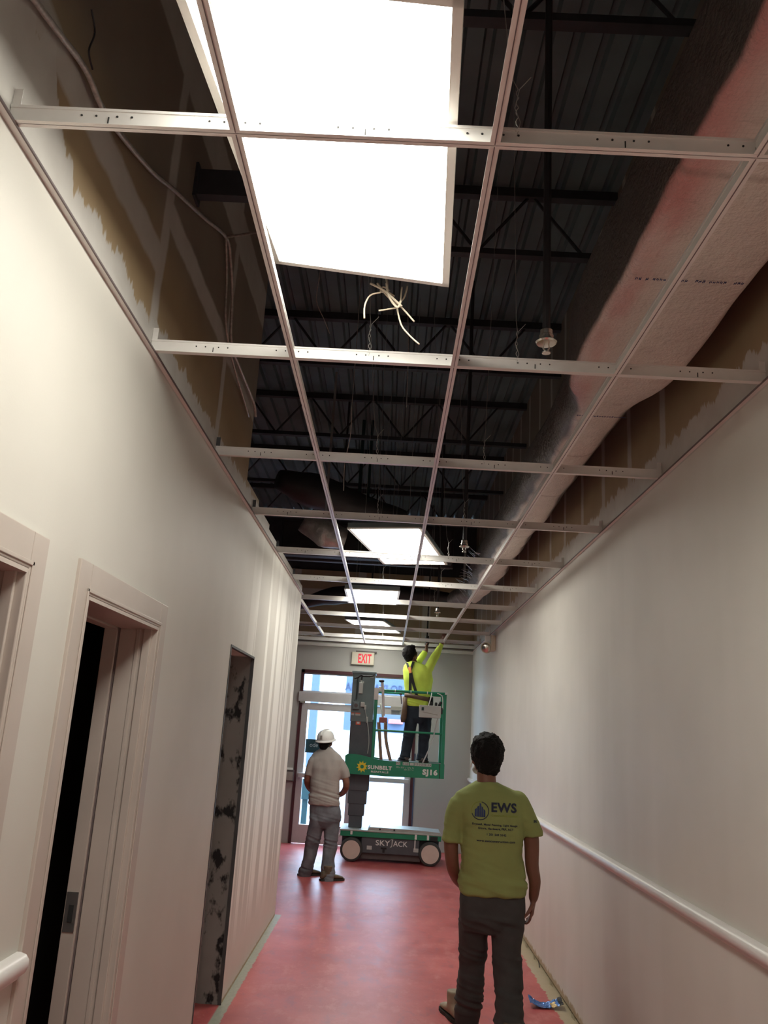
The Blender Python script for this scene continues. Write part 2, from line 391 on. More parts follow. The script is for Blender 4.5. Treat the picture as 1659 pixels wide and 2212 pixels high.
# thin metal corner bead round the chase opening
mb = MB(); e = .012
mb.box((XL-.004, NI[0]-.004, 0), (XL+.004, NI[0]+e, NI[2])); mb.box((XL-.02, NI[1]-e, 0), (XL+.004, NI[1]-.0065, NI[2])); mb.box((XL-.02, NI[0], NI[2]-e), (XL+.004, NI[1], NI[2]+.002))
struct(mb.build('trim_6', 'stud'))
# corrugated deck, ribs running along the corridor
mb = MB(); prof = []; x = -4.4
while x < XR+.3:
    prof += [(x, 0), (x+.09, 0), (x+.105, .04), (x+.139, .04)]; x += .154
rings = [[V((px, y, DECK+pz)) for px, pz in prof] + [V((prof[-1][0], y, DECK+.09)), V((prof[0][0], y, DECK+.09))] for y in (YB, YE+.2)]
mb.loft(rings); struct(mb.build('ceiling', 'deck'))
# wall angles
def angle_trim(n, a, b, side):
    mb = MB(); x = a[0]
    mb.box((x, a[1], GZ-.002), (x+side*.022, b[1], GZ+.001)); mb.box((x, a[1], GZ), (x+side*.0015, b[1], GZ+.022)); o = struct(mb.build('trim_%d' % n, 'grid'))
    MB().box((x+side*.019, a[1], GZ-.0045), (x+side*.0235, b[1], GZ+.0015)).build('edge_line', 'gridline', o)
angle_trim(1, (XL, YB), (XL, 8.66), 1); angle_trim(2, (XR, YB), (XR, YE), -1)
mb = MB(); mb.box((-3.6, YE-.022, GZ-.05), (XR, YE, GZ+.0)); o = struct(mb.build('trim_3', 'grid'))
MB().box((-3.6, YE-.03, GZ+.022), (XR, YE, GZ+.075)).build('dark_gap', 'trim_dark', o)
# doorways
def doorway(n, D, z=2.135):
    a, b, zt = D; o = struct(empty('door_%d' % n, (XL, (a+b)/2, 0)))
    mb = MB(); w = .10; f = .012
    for (y0, y1) in ((a-w, a), (b, b+w)): mb.box((XL-.002, y0, 0), (XL+f, y1, zt+w), .003)
    mb.box((XL-.002, a, zt), (XL+f, b, zt+w), .003)
    for (y0, y1) in ((a, a+.012), (b-.012, b)): mb.box((XL-.145, y0, 0), (XL+f, y1, zt-.002), .003)
    mb.box((XL-.145, a+.01, zt-.014), (XL+f, b-.01, zt-.002)); mb.build('frame', 'casing', o)
    mb = MB(); mb.box((XL-.045, b-.022, 0), (XL-.012, b-.010, zt-.012), .003); mb.box((XL-.075, b-.016, 0), (XL-.060, b-.010, zt-.012), .002); mb.build('stop_bead', 'casing', o)
    mb = MB()                                    # inner bead round the opening
    for y0, y1 in ((a-.02, a-.008), (b+.008, b+.02)): mb.box((XL+f, y0, 0), (XL+f+.004, y1, zt+.02), .002)
    mb.box((XL+f, a-.02, zt+.008), (XL+f+.004, b+.02, zt+.02), .002); mb.build('bead', 'casing', o)
    MB().box((XL-.152, b-.016, 0), (XL-.146, b, zt)).build('shadow_gap', 'gridline', o)
    mb = MB(); mb.box((XL-.205, b-.03, 0), (XL-.152, b+.02, zt), .002); mb.box((XL-.205, a-.02, zt-.02), (XL-.152, b+.02, zt+.02)); mb.box((XL-.205, a-.02, 0), (XL-.152, a+.016, zt)); mb.build('inner_jamb', 'casing', o)
    s = MB().box((XL-.20, b-.034, .975), (XL-.156, b-.030, 1.115), .001).build('strike_plate', 'steel', o)
    MB().box((XL-.186, b-.0365, 1.01), (XL-.168, b-.034, 1.07)).build('latch_hole', 'hole', s)
doorway(1, D1); doorway(2, D2)
# chair rails: bullnose profile
def rail(n, x, side, y0, y1, z=1.10):
    pr = [(0, -.035), (.012, -.035), (.016, -.026), (.030, -.018), (.038, 0), (.036, .016), (.026, .028), (.010, .033), (0, .033)]
    mb = MB(); mb.loft([[V((x+side*p, y, z+q)) for p, q in pr] for y in (y0, y1)]); struct(mb.build('trim_%d' % n, 'rail', None, 40))
rail(4, XR, -1, YB, YE); rail(5, XL, 1, 2.245, 2.493)
mb = MB(); mb.loft([[V((x, YE-p, 1.09+q)) for p, q in ((0, -.03), (.02, -.03), (.03, 0), (.02, .03), (0, .03))] for x in (-4.2, DX0-.02)]); struct(mb.build('trim_7', 'rail'))
# ---------------------------------------------------------------- glazed double doors
o = struct(empty('door_3', ((DX0+DX1)/2, YE, 0)))
mb = MB(); y0, y1 = YE-.012, YE+.11; j = .045
mb.box((DX0, y0, 0), (DX0+j, y1, DZ)); mb.box((DX1-j, y0, 0), (DX1, y1, DZ)); mb.box((DX0, y0, DZ-.05), (DX1, y1, DZ)); mb.build('outer_frame', 'maroon', o)
MB().box((DX0-.02, y0-.02, 2.16), (DX1+.02, y1, 2.315), .004).build('transom_bar', 'alu', o)
mb = MB(); mb.box((DX0+j, y0+.03, 2.315), (DX1-j, y0+.05, 2.335)); mb.box((DX0+j, y0+.03, DZ-.075), (DX1-j, y0+.05, DZ-.05)); mb.build('transom_bead', 'alu', o)
MB().box((DX0+j, YE+.04, 2.315), (DX1-j, YE+.046, DZ-.05)).build('transom_glass', 'glass', o)
MB().box((DX0+.01, y0-.03, 2.135), (DX0+.10, y0-.02, 2.16)).build('top_pivot', 'greybox', o)
mid = -.49
for a, b, nm in ((DX0+j, mid-.004, 'left'), (mid+.004, DX1-j, 'right')):
    mb = MB(); s1 = .10
    mb.box((a, y0+.01, .01), (a+s1, YE+.05, 2.14), .003); mb.box((b-s1, y0+.01, .01), (b, YE+.05, 2.14), .003)
    mb.box((a+s1, y0+.01, .01), (b-s1, YE+.05, .285), .003); mb.box((a+s1, y0+.01, 2.03), (b-s1, YE+.05, 2.14), .003)
    lf = mb.build('door_leaf', 'alu', o)
    MB().box((a+s1, YE+.015, .285), (b-s1, YE+.021, 2.03)).build('glass_pane', 'glass', lf)
    MB().box((a+.03, y0-.075, .985), (b-.03, y0-.035, 1.055), .008).box((a+.02, y0-.06, .99), (a+.10, y0+.01, 1.05), .004).box((b-.10, y0-.06, .99), (b-.02, y0+.01, 1.05), .004).build('push_bar', 'alu', lf)
c0 = at(866, 1521, YE-.05)
MB().box((c0.x-.16, y0-.07, 2.10), (c0.x+.16, y0-.02, 2.16), .004).build('door_closer', 'greybox', o)
MB().box((c0.x-.02, y0-.04, 2.04), (c0.x+.05, y0+.01, 2.10), .004).build('closer_bracket', 'steel', o)
MB().box((DX1, YE-.012, 0), (DX1+.02, YE+.0, 1.45)).build('weather_strip', 'extblue', o)
# ---------------------------------------------------------------- outdoors beyond the glass
struct(MB().box((-30, YE+.2, -.14), (30, 70, -.02)).build('ground', 'pave'))
t = empty('shop_building', (0, 40, 0)); tag(t, 'sunlit pale shop building seen through the glass doors', 'building')
MB().box((-20, 40, -.02), (20, 46, 9)).build('facade', 'ext', t)
p0 = at(742, 1500, 39.7); p1 = at(880, 1470, 39.7)
MB().box((p0.x+.1, 39.6, p0.z-1.6), (p1.x+1.2, 40, p1.z+.3)).build('sign_band', 'extblue', t)
q0 = at(745, 1491, 39.55); q1 = at(872, 1481, 39.55)
letters('lettering', 'extletter', t, 'ANN TAYLOR', (q0.x, 39.59, q0.z), q1.x-q0.x, .36, 0, thick=.03)
MB().box((-19, 39.7, -.02), (-18, 40.2, 9)).build('column', 'extblue', t)
a = at(830, 1545, 39); b = at(875, 1575, 39)
MB().box((a.x+.2, 39.2, b.z+.2), (b.x-.1, 40, a.z-.15), .03).build('awning', 'extred', t)
a = at(666, 1580, 30)
t = empty('street_column', (a.x, 30, -.02)); tag(t, 'pale blue outdoor column behind the left door glass', 'column')
MB().box((a.x, 29.9, -.02), (a.x+.26, 30.3, 9)).build('shaft', 'extblue', t); MB().box((a.x-.05, 29.85, -.02), (a.x+.31, 30.35, .4)).build('plinth', 'ext', t)
a = at(662, 1596, YE+.16); b = at(694, 1627, YE+.16)
t = empty('door_sticker', ((a.x+b.x)/2, YE+.16, b.z)); tag(t, 'dark green notice with pale writing behind the left door glass', 'notice')
MB().box((a.x, YE+.07, b.z), (b.x, YE+.075, a.z)).build('panel', 'extdark', t)
letters('lettering', 'ltgrey', t, 'ode', (a.x+.07, YE+.07, b.z+.09), .13, .07)
# dark planter wall outside, low behind the left door
a = at(655, 1688, 16.5); b = at(700, 1716, 16.5)
tag(MB().box((a.x-.4, 16.4, b.z-.1), (b.x-.2, 16.6, a.z+.05)).box((a.x-.3, 16.45, -.02), (a.x-.2, 16.55, b.z)).box((b.x-.4, 16.45, -.02), (b.x-.3, 16.55, b.z)).build('street_bench', 'extdark', None, origin=(a.x, 16.5, -.02)), 'dark outdoor bench seen low through the left door glass', 'bench')
# ---------------------------------------------------------------- suspended grid
YM = [1.654 + 1.2192*k for k in range(10)]      # main runners cross the corridor
X1 = -.4328; XT = [X1, X1+.6096, X1+1.2192]
ORD = ['nearest', 'second', 'third', 'fourth', 'fifth', 'sixth', 'seventh', 'eighth', 'ninth', 'tenth', 'eleventh', 'twelfth']
def tee(mb, a, b, w=.024, h=.05):              # a -> b along X or Y, flange at GZ
    a, b = V(a), V(b); d = (b-a).normalized(); s = V((-d.y, d.x, 0))
    def bx(o0, o1, z0, z1): mb.box(a+s*o0+V((0, 0, z0)), b+s*o1+V((0, 0, z1)))
    bx(-w/2, w/2, 0, .0015); bx(-.0008, .0008, 0, h); bx(-.0035, .0035, h-.007, h)
for k, y in enumerate(YM + [YM[-1]+.72]):
    x0 = XL+.002 if y < 8.6 else -3.6
    t = empty('main_runner', (x0, y, GZ))
    end = k == len(YM)
    lab = ('%s main runner of the ceiling grid from the camera, pale metal strip crossing the corridor' % ORD[k].capitalize()) if not end else 'Last thin ceiling strip crossing just before the exit wall'
    tag(t, lab, 'ceiling grid', 'white main runners crossing the corridor')
    mb = MB(); tee(mb, (x0, y, GZ), (XR-.002, y, GZ)); nf = len(mb.bm.faces)
    if k < 6:
        xs = [X1 + .3048*i for i in range(-1, 6)]
        for x in xs:
            mb.box((x-.0015, y-.0022, GZ+.010), (x+.0015, y+.0022, GZ+.028))
            for dx in (-.065, -.03, .02, .055): mb.cyl((x+dx, y-.0022, GZ+.030), (x+dx, y+.0022, GZ+.030), .0028, 8)
        mb.mark(nf, 1)
    mb.build('runner', ['grid', 'hole'], t)
    if y < 8.6:
        MB().box((XL+.001, y+.003, GZ), (XL+.022, y+.0045, GZ+.10)).box((XL+.002, y+.003, GZ), (XL+.03, y+.0045, GZ+.05)).build('end_clip', 'grid' if k < 2 else 'stud', t)
    MB().box((XR-.022, y+.003, GZ), (XR-.001, y+.0045, GZ+.09)).box((XR-.03, y+.003, GZ), (XR-.002, y+.0045, GZ+.05)).build('end_clip', 'grid', t)
YS = [YM[0]-1.2192] + YM + [YM[-1]+.72]
ROW = ['left', 'middle', 'right']
def cross(x, ya, yb, lab, w=.024):
    t = empty('cross_tee', (x, ya, GZ)); tag(t, lab, 'ceiling grid', 'cross tees running along the corridor')
    mb = MB(); tee(mb, (x, ya+.002, GZ+.0005), (x, yb-.002, GZ+.0005), w); mb.build('tee', 'grid', t)
    MB().box((x-.0011, ya+.004, GZ-.0012), (x+.0011, yb-.004, GZ+.0006)).build('reveal', 'gridline', t)
for r, x in enumerate(XT):
    for k in range(len(YS)-1):
        if k == len(YS)-2 and r == 2: continue
        if k == 0: lab = '%s row cross tee between the camera and the nearest main runner' % ROW[r].capitalize()
        elif k == len(YS)-2: lab = '%s row cross tee between the tenth main runner and the exit wall' % ROW[r].capitalize()
        else: lab = '%s row cross tee between the %s and %s main runners from the camera' % (ROW[r].capitalize(), ORD[k-1], ORD[k])
        if r == 2 and k == len(YS)-3: lab = 'Right row cross tee held by the worker on the lift'
        cross(x, YS[k], YS[k+1], lab)
for k in range(7, 10): cross(X1-.6096, YS[k], YS[k+1], 'Alcove cross tee past the left wall corner, between the %s and %s main runners' % (ORD[k-1], ORD[k]))
# the wall side row behind the first runners: stub between ninth runner and end wall is absent
# hanger wires
wi = 0
for k, y in enumerate(YM):
    for j_, x in enumerate((-.13, .43) if k else (.255,)):
        if k == 0: x = .235
        pts = []; tw = MB(); x += random.uniform(-.02, .02); tx = x + random.uniform(-.25, .1); ty = y + random.uniform(-.1, .2)
        top = V((tx, ty, DECK+.0)); base = V((x, y, GZ+.028)); n = 26; L = .13
        for i in range(n): q = i/(n-1); pts.append(base+V((.003*math.cos(q*30), .003*math.sin(q*30), q*L)))
        pts += [base.lerp(top, .08), top]
        t = empty('hanger_wire', base); tag(t, '%s thin twisted hanger wire rising from the %s main runner into the dark' % ('Left' if (j_ == 0 and k) else 'Right', ORD[k]), 'wire', 'hanger wires of the ceiling grid')
        tw.tube(pts, .0013, 5).build('wire', 'galv', t)
        mb = MB(); mb.tube([base+V((0, 0, .0)), base+V((.008, 0, .04)), base+V((-.006, 0, .08)), base+V((.004, -.004, L)), base+V((.03, -.01, L+.03))], .0013, 5); mb.build('wire_tail', 'galv', t)
# ---------------------------------------------------------------- light fixtures
def troffer(loc, az, rx, ry, lab, wires=True):
    t = empty('ceiling_light', loc); tag(t, lab, 'ceiling light', 'lit rectangular ceiling lights')
    w, l, h = .603, 1.206, .09; a, b = w/2, l/2
    R3 = Matrix.Rotation(math.radians(az), 3, 'Z') @ Matrix.Rotation(math.radians(rx), 3, 'X') @ Matrix.Rotation(math.radians(ry), 3, 'Y')
    T = lambda p: V(loc) + R3 @ V(p)
    def part(nm, m, f):
        mb = MB(); f(mb)
        for v in mb.bm.verts: v.co = T(v.co)
        return mb.build(nm, m, t)
    f_ = .022
    def frame(mb):
        mb.box((-a, -b, 0), (a, -b+f_, .012)); mb.box((-a, b-f_, 0), (a, b, .012)); mb.box((-a, -b, 0), (-a+f_, b, .012)); mb.box((a-f_, -b, 0), (a, b, .012))
    part('frame', 'fixture', frame)
    part('diffuser', 'diffuser', lambda mb: mb.box((-a+f_, -b+f_, .004), (a-f_, b-f_, .008)))
    def house(mb):
        r = lambda x, y, z: [V((-x, -y, z)), V((x, -y, z)), V((x, y, z)), V((-x, y, z))]
        mb.loft([r(a-.004, b-.004, .012), r(a-.004, b-.004, .05), r(a-.10, b-.06, h), ])
    part('housing', 'liftgrey', house)
    for sx in (-1, 1):
        for sy in (-1, 1):
            p = T((sx*(a-.12), sy*(b-.08), h-.005)); MB().tube([p, p+V((0, 0, .08)), V((p.x, p.y, DECK))], .0014, 5).build('support_wire', 'galv', t)
    return t
troffer((-.201, 1.905, 3.222), -2.6, 3.7, 6.8, 'Large glaring ceiling light nearest the camera, above the first main runner')
troffer((.032, 6.894, 3.285), -13.9, -2.0, 0, 'Crooked lit ceiling light above the fifth main runner, second from camera')
troffer((-.249, 9.416, 3.240), .8, 1.4, -1, 'Squarely hung lit ceiling light above the seventh main runner')
troffer((-.288, 12.70, 3.300), -12.9, -1.4, 1, 'Farthest lit ceiling light, skewed, close to the exit wall')
troffer((-.20, -1.70, 3.235), 0, 0, 0, 'Lit ceiling light behind the camera, same row as the others')  # extra fixture added out of view to brighten the near corridor
# cream cables dangling from the first fixture
t = empty('cable_bundle', at(830, 620, 2.62)); tag(t, 'tangle of cream cables hanging behind the nearest ceiling light', 'cable')
CB = [[(800, 612), (830, 628), (855, 650), (868, 662)], [(815, 612), (838, 640), (862, 660)], [(868, 620), (866, 640), (862, 662), (838, 668), (818, 671)], [(880, 618), (872, 645), (858, 655)],
      [(822, 632), (800, 638), (788, 660), (787, 688)], [(858, 655), (875, 672), (895, 695)], [(856, 655), (866, 700), (885, 725), (906, 744)], [(852, 640), (840, 632), (822, 630), (828, 620), (842, 628)], [(835, 612), (840, 640), (858, 664), (866, 650)]]
for i, c in enumerate(CB):
    pts = [at(x, y, 2.60+.015*(i % 4)) for x, y in c]
    sm = []
    for k in range(len(pts)-1):
        p0 = pts[max(k-1, 0)]; p1 = pts[k]; p2 = pts[k+1]; p3 = pts[min(k+2, len(pts)-1)]
        for q in (0, .25, .5, .75): sm.append(.5*((2*p1)+(p2-p0)*q+(2*p0-5*p1+4*p2-p3)*q*q+(3*p1-p0-3*p2+p3)*q**3))
    sm.append(pts[-1]); MB().tube(sm, .0042 if i in (0, 1, 8) else .003, 8).build('cable', 'rope', t, True)
MB().tube([at(838, 640, 2.62), at(836, 610, 2.63), V((-.12, 2.70, 3.5)), V((-.12, 2.75, DECK))], .004, 6).build('feed_cable', 'rope', t, True)
def smooth_path(pts, n=6):
    sm = []; pts = [V(p) for p in pts]
    for k in range(len(pts)-1):
        p0 = pts[max(k-1, 0)]; p1 = pts[k]; p2 = pts[k+1]; p3 = pts[min(k+2, len(pts)-1)]
        for i in range(n):
            q = i/n; sm.append(.5*((2*p1)+(p2-p0)*q+(2*p0-5*p1+4*p2-p3)*q*q+(3*p1-p0-3*p2+p3)*q**3))
    return sm+[pts[-1]]
def on_left(x, y, off=.03):
    d = CF + CR*((x-829.5)/FPX) - CU*((y-1106)/FPX); return d*((XL+off)/d.x) + V((0, 0, CAM_H))
t = empty('armoured_cable', on_left(330, 370)); tag(t, 'long armoured cable draped along the bare board above the left wall', 'cable')
MB().tube(smooth_path([on_left(x, y) for x, y in ((35, -60), (75, 0), (130, 75), (185, 150), (222, 235), (268, 300), (330, 372), (378, 412), (440, 470), (488, 512), (498, 560), (502, 640), (500, 740), (520, 800), (548, 870), (552, 900))]), .009, 8).build('run', 'conduit', t, True)
MB().tube(smooth_path([on_left(488, 512), on_left(490, 600, .02), on_left(488, 700, .02), on_left(505, 790, .02), on_left(538, 900, .02)]), .006, 8).build('run', 'conduit', t, True)
MB().tube(smooth_path([on_left(488, 512), V((XL+.2, 3.5, 4.05)), V((-.6, 3.0, 3.75)), V((-.42, 2.3, 3.36))]), .006, 8).build('branch', 'conduit', t, True)
t = MB().tube(smooth_path([on_left(198, 20), on_left(205, 70), on_left(192, 110), on_left(200, 150)]), .003, 5).build('loose_wire', 'pipe', None, origin=on_left(200, 80)); tag(t, 'thin dark loose wire curling on the board above the left wall', 'wire')
# dark hole with duct end through the left wall board
a = on_left(382, 362, 0); 
t = empty('steel_beam', (XL, 3.15, 4.2)); tag(t, 'dark steel beam end coming out of the board over the left wall', 'beam')
p = [at(378, 362, 3.15), at(530, 372, 3.15), at(530, 428, 3.15), at(378, 416, 3.15)]
x0 = XL-.02; MB().prism([V((x0, 3.15, p[0].z)), V((p[1].x+.35, 3.15, p[0].z)), V((p[1].x+.35, 3.15, p[3].z)), V((x0, 3.15, p[3].z))], (0, .05, 0)).build('web', 'joist', t)
MB().box((XL+.0, 3.13, p[3].z-.02), (XL+.012, 3.22, p[0].z+.02)).build('flange', 'joist', t)
# ---------------------------------------------------------------- roof joists
for k, y in enumerate((3.0, 4.85, 6.7, 8.55, 10.4, 12.25)):
    t = empty('roof_joist', (-4.2, y, DECK-.5)); tag(t, 'dark open web roof joist, %s from the camera, under the metal deck' % ORD[k], 'joist', 'dark open web roof joists')
    xa, xb, zt, zb = (-4.2, XR, DECK-.03, DECK-.48)
    if y < 5.04: xa = XL
    MB().box((xa, y-.03, zt-.035), (xb, y+.03, zt+.03)).build('top_chord', 'joist', t); MB().box((xa, y-.03, zb-.03), (xb, y+.03, zb+.01)).build('bottom_chord', 'joist', t)
    mb = MB(); x = xa; up = False
    while x+.35 < xb:
        mb.cyl((x, y, zb if not up else zt), (x+.35, y, zt if not up else zb), .011, 6); x += .35; up = not up
    mb.build('webs', 'joist', t)
# ---------------------------------------------------------------- big insulated duct on the right
def rrect(cx, cz, w, h, r, y, n=6):
    pts = []
    for (sx, sz, a0) in ((1, 1, 0), (-1, 1, 90), (-1, -1, 180), (1, -1, 270)):
        for i in range(n+1):
            a = math.radians(a0+90*i/n); pts.append(V((cx+sx*(w/2-r)+r*math.cos(a), y, cz+sz*(h/2-r)+r*math.sin(a))))
    return pts
DZB = 3.375
t = empty('insulated_duct', (1.0, 3, DZB)); tag(t, 'long foil wrapped duct with pink stained edge running above the right wall', 'duct')
mb = MB(); rings = []; y = -2.9
while y <= 10.35:
    near = 1/(1+math.exp((y-3.75)*9)); x0 = .748*near + .835*(1-near); x1 = 1.215*near + 1.165*(1-near); h = .39*near+.36*(1-near); r = .035*near+.14*(1-near)
    band = .012*math.sin(y*2.4)+.010*math.sin(y*6.1+1); zb = DZB + .006*math.sin(y*5) + .014*(noise.noise(V((y*3, 0, 0))))
    if y > 9.6: k = (y-9.6)/.75; s = 1-.35*k; m_ = (x0+x1)/2; x0 = m_-(m_-x0)*s; x1 = m_+(x1-m_)*s
    rings.append(rrect((x0+x1)/2, zb+h/2, x1-x0+band, h, r, y)); y += .06
mb.loft(rings)
for v in mb.bm.verts: v.co += V((1, 0, 1))*noise.noise(v.co*7)*.010
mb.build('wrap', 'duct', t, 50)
def scribble(mb, y, xa, xb, z, sz=.016):
    x = xa
    while x < xb:
        if random.random() < .17: x += .012; continue
        for q in range(2): mb.box((x+q*.005, y-sz/2*random.uniform(.3, 1), z-.002), (x+q*.005+.0022, y+sz/2*random.uniform(.3, 1), z))
        if random.random() < .6: yy = y+random.uniform(-.5, .5)*sz; mb.box((x, yy-.001, z-.002), (x+.008, yy+.0016, z))
        x += .0125
mb = MB(); scribble(mb, 2.62, .79, .90, DZB-.004); scribble(mb, 2.62, .94, 1.17, DZB-.004); mb.build('printed_marks', 'blueprint', t)
mb = MB(); scribble(mb, 3.92, .86, 1.12, DZB-.004); mb.build('printed_marks', 'blueprint', t)
# ragged foil fringe at the far end of the wrap
mb = MB()
for i in range(70):
    y = random.uniform(8.0, 10.3); a = random.uniform(160, 260); c = V((1.0+.17*math.cos(math.radians(a)), y, DZB+.18+.17*math.sin(math.radians(a))))
    d = V((math.cos(math.radians(a))*.09, -.03, .02+random.uniform(-.03, .06))); s = V((0, .018, 0)); mb.prism([c-s, c+s, c+d], (.001, .001, .002))
mb.build('torn_foil', 'foil', t)
t = empty('flexible_duct', (1.1, 10.5, 3.4)); tag(t, 'short silver flexible duct end beyond the foil wrapped duct', 'duct')
mb = MB(); rings = []
for i in range(24):
    q = i/23; c = V((1.0-.18*q, 10.38+.5*q, DZB+.18-.05*q)); r = .12+.008*math.sin(i*2.6); rings.append([c+V((r*math.cos(a*math.pi/10), 0, r*math.sin(a*math.pi/10))) for a in range(20)])
mb.loft(rings); mb.build('flexible_sleeve', 'foil', t, True); MB().box((.88, 10.6, DZB+.15), (.91, 10.602, DECK)).build('hanger_strap', 'galv', t)
# dark ducts deeper in the ceiling void
def blob(name, pts, rad, m, lab, cat='duct', n=14):
    t = empty(name, pts[0]); tag(t, lab, cat); mb = MB(); mb.tube(smooth_path(pts, 5), .1, n)
    P_ = smooth_path(pts, 5); k = 0
    mb.bm.verts.ensure_lookup_table()
    for i, c in enumerate(P_):
        q = i/(len(P_)-1)*(len(rad)-1); a = int(min(q, len(rad)-2)); r = rad[a]+(rad[a+1]-rad[a])*(q-a)
        for j2 in range(n):
            v = mb.bm.verts[i*n+j2]; v.co = c+(v.co-c)*(r/.1)*(1+.12*noise.noise(v.co*6))
    mb.build('body', m, t, True); c = P_[len(P_)//2]; MB().box((c.x-.012, c.y-.001, c.z), (c.x+.012, c.y+.001, DECK)).build('hanger_strap', 'galv' if m == 'foil' else 'joist', t); return t
blob('flexible_duct', [at(600, 1035, 8.3), at(680, 1062, 8.5), at(780, 1095, 8.8), at(875, 1112, 9.1)], [.10, .20, .14, .05], 'blackduct', 'black sagging flexible duct left of the green straps')
blob('flexible_duct', [at(655, 1125, 7.9), at(700, 1150, 7.95), at(745, 1165, 8.0)], [.10, .15, .10], 'foil', 'crumpled silver duct hanging behind the fourth main runner at left')
blob('flexible_duct', [at(640, 1310, 12.05), at(720, 1287, 12.05), at(860, 1284, 12.05), at(985, 1292, 12.0)], [.05, .13, .14, .06], 'blackduct', 'black duct crossing behind the square light')
t = empty('plenum_duct', (0, 9.6, 4.0)); tag(t, 'wide dark rectangular duct spanning the void above the second light', 'duct')
MB().box((-1.5, 10.45, 3.90), (XR-.62, 10.9, 4.35), .02).build('casing', 'blackduct', t); MB().box((-1.52, 10.65, 3.87), (XR-.60, 10.7, 4.38), .01).build('flange', 'stud', t)
for i, (px, lab) in enumerate(((772, 'left'), (791, 'right'))):
    b = at(px, 1128, 9.3); tag(MB().box((b.x-.018, 9.28, b.z), (b.x+.018, 9.33, DECK)).build('strap', 'teal', None, origin=b), 'dark green vertical strap hanging from the deck, %s of the pair' % lab, 'strap')
for i in range(7):
    y = 5.3+i*.46; t = MB().box((-1.62, y, 2.6), (-1.58, y+.035, DECK)).box((-1.66, y, 2.6), (-1.62, y+.003, DECK)).build('metal_stud', 'stud', None, origin=(-1.62, y, 2.6)); tag(t, 'dark steel stud standing in the void behind the left wall', 'stud', 'dark steel studs behind the left wall')
# sprinklers
for i, (px, py, Y) in enumerate(((1180, 742, 2.69), (1003, 1182, 6.04), (945, 1324, 9.58))):
    c = at(px, py, Y); s = 1.0
    t = empty('sprinkler', c); tag(t, ['Large chrome pendant sprinkler head near the foil wrapped duct, above the second runner', 'small pendant sprinkler right of the crooked light', 'far pendant sprinkler right of the square light'][i], 'sprinkler')
    MB().cyl(c+V((0, 0, .05)), V((c.x, c.y, DECK)), .014, 12).build('drop_pipe', 'pipe', t)
    MB().lathe(c+V((0, 0, .005)), (0, 0, 1), [(.014, -.008), (.034, -.006), (.038, 0), (.030, .003), (.026, .012), (.026, .024), (.022, .028), (.022, .045), (.012, .052)], 24).build('escutcheon', 'brass', t, 30)
    mb = MB(); mb.tube([c+V((-.008, 0, 0)), c+V((-.011, 0, -.018)), c+V((0, 0, -.034))], .0028, 6); mb.tube([c+V((.008, 0, 0)), c+V((.011, 0, -.018)), c+V((0, 0, -.034))], .0028, 6); mb.cyl(c+V((0, 0, -.034)), c+V((0, 0, -.038)), .015, 12); mb.build('deflector', 'brass', t, 30)
# loose thin wires
for i, c in enumerate([[(690, 600), (684, 650), (700, 690), (712, 720)], [(760, 880), (757, 940), (745, 1000), (742, 1060)], [(880, 640), (882, 760), (878, 880)]]):
    pts = smooth_path([at(x, y, 5+.2*i+1.2*k*.1) for k, (x, y) in enumerate(c)]); pts.insert(0, V((pts[0].x, pts[0].y, DECK)))
    tag(MB().tube(pts, .003, 5).build('loose_wire', 'conduit', None, origin=pts[1]), ['pale loose wire dangling left of the cream cable tangle', 'pale wire curling down beside the green straps', 'pale straight wire hanging below the cream cable tangle'][i], 'wire')
# ---------------------------------------------------------------- signs and wall fittings
a = at(760, 1408, YE); b = at(808, 1438, YE)
cx, cz = (a.x+b.x)/2, (a.z+b.z)/2; w, h = .37, .205
t = empty('exit_sign', (cx, YE, cz)); tag(t, 'red lettered EXIT sign above the glass doors', 'sign')
MB().box((cx-w/2, YE-.055, cz-h/2), (cx+w/2, YE, cz+h/2), .006).build('housing', 'sign', t)
MB().box((cx-w/2+.015, YE-.058, cz-h/2+.015), (cx+w/2-.015, YE-.054, cz+h/2-.015)).build('face', 'exitface', t)
letters('lettering', 'exitred', t, 'EXIT', (cx-.075, YE-.060, cz-.075), .215, .15, .035, thick=-.003)
MB().box((cx-.12, YE-.05, cz+h/2), (cx+.22, YE, cz+h/2+.02)).build('canopy', 'trim_dark', t)
c = at(1076, 1391, 10.9)
t = empty('emergency_light', (XR, 10.9, c.z)); tag(t, 'almond emergency light with clear round lamp on the right wall', 'light')
MB().box((XR-.06, 10.80, c.z-.10), (XR, 11.02, c.z+.10), .012).build('housing', 'emerg', t)
MB().box((XR-.135, 10.86, c.z-.0), (XR-.06, 10.90, c.z+.10), .006).build('bracket', 'white', t)
l = at(1051, 1399, 10.85)
lh = MB().lathe(l, (-.35, -.9, -.25), [(.018, -.062), (.045, -.050), (.066, -.020), (.072, .004), (.073, .014), (.068, .018), (.064, .014)], 28).build('lamp_head', 'emerg', t, 30)
MB().lathe(l, (-.35, -.9, -.25), [(.063, .013), (.056, .026), (.038, .036), (.0, .040)], 28).build('lens', 'brass', lh, 30)
MB().cyl(l+V((.03, .02, .0)), (XR-.10, 10.88, c.z+.01), .012, 10).build('arm', 'emerg', t)
a = at(618, 1662, YE); b = at(634, 1688, YE)
t = empty('wall_box', ((a.x+b.x)/2, YE, (a.z+b.z)/2)); tag(t, 'small grey metal box on the end wall left of the doors', 'box')
MB().box((a.x, YE-.06, b.z), (b.x, YE, a.z), .006).build('housing', 'trim_dark', t); MB().box((a.x+.015, YE-.066, b.z+.015), (b.x-.015, YE-.06, a.z-.03), .002).build('plate', 'greybox', t)
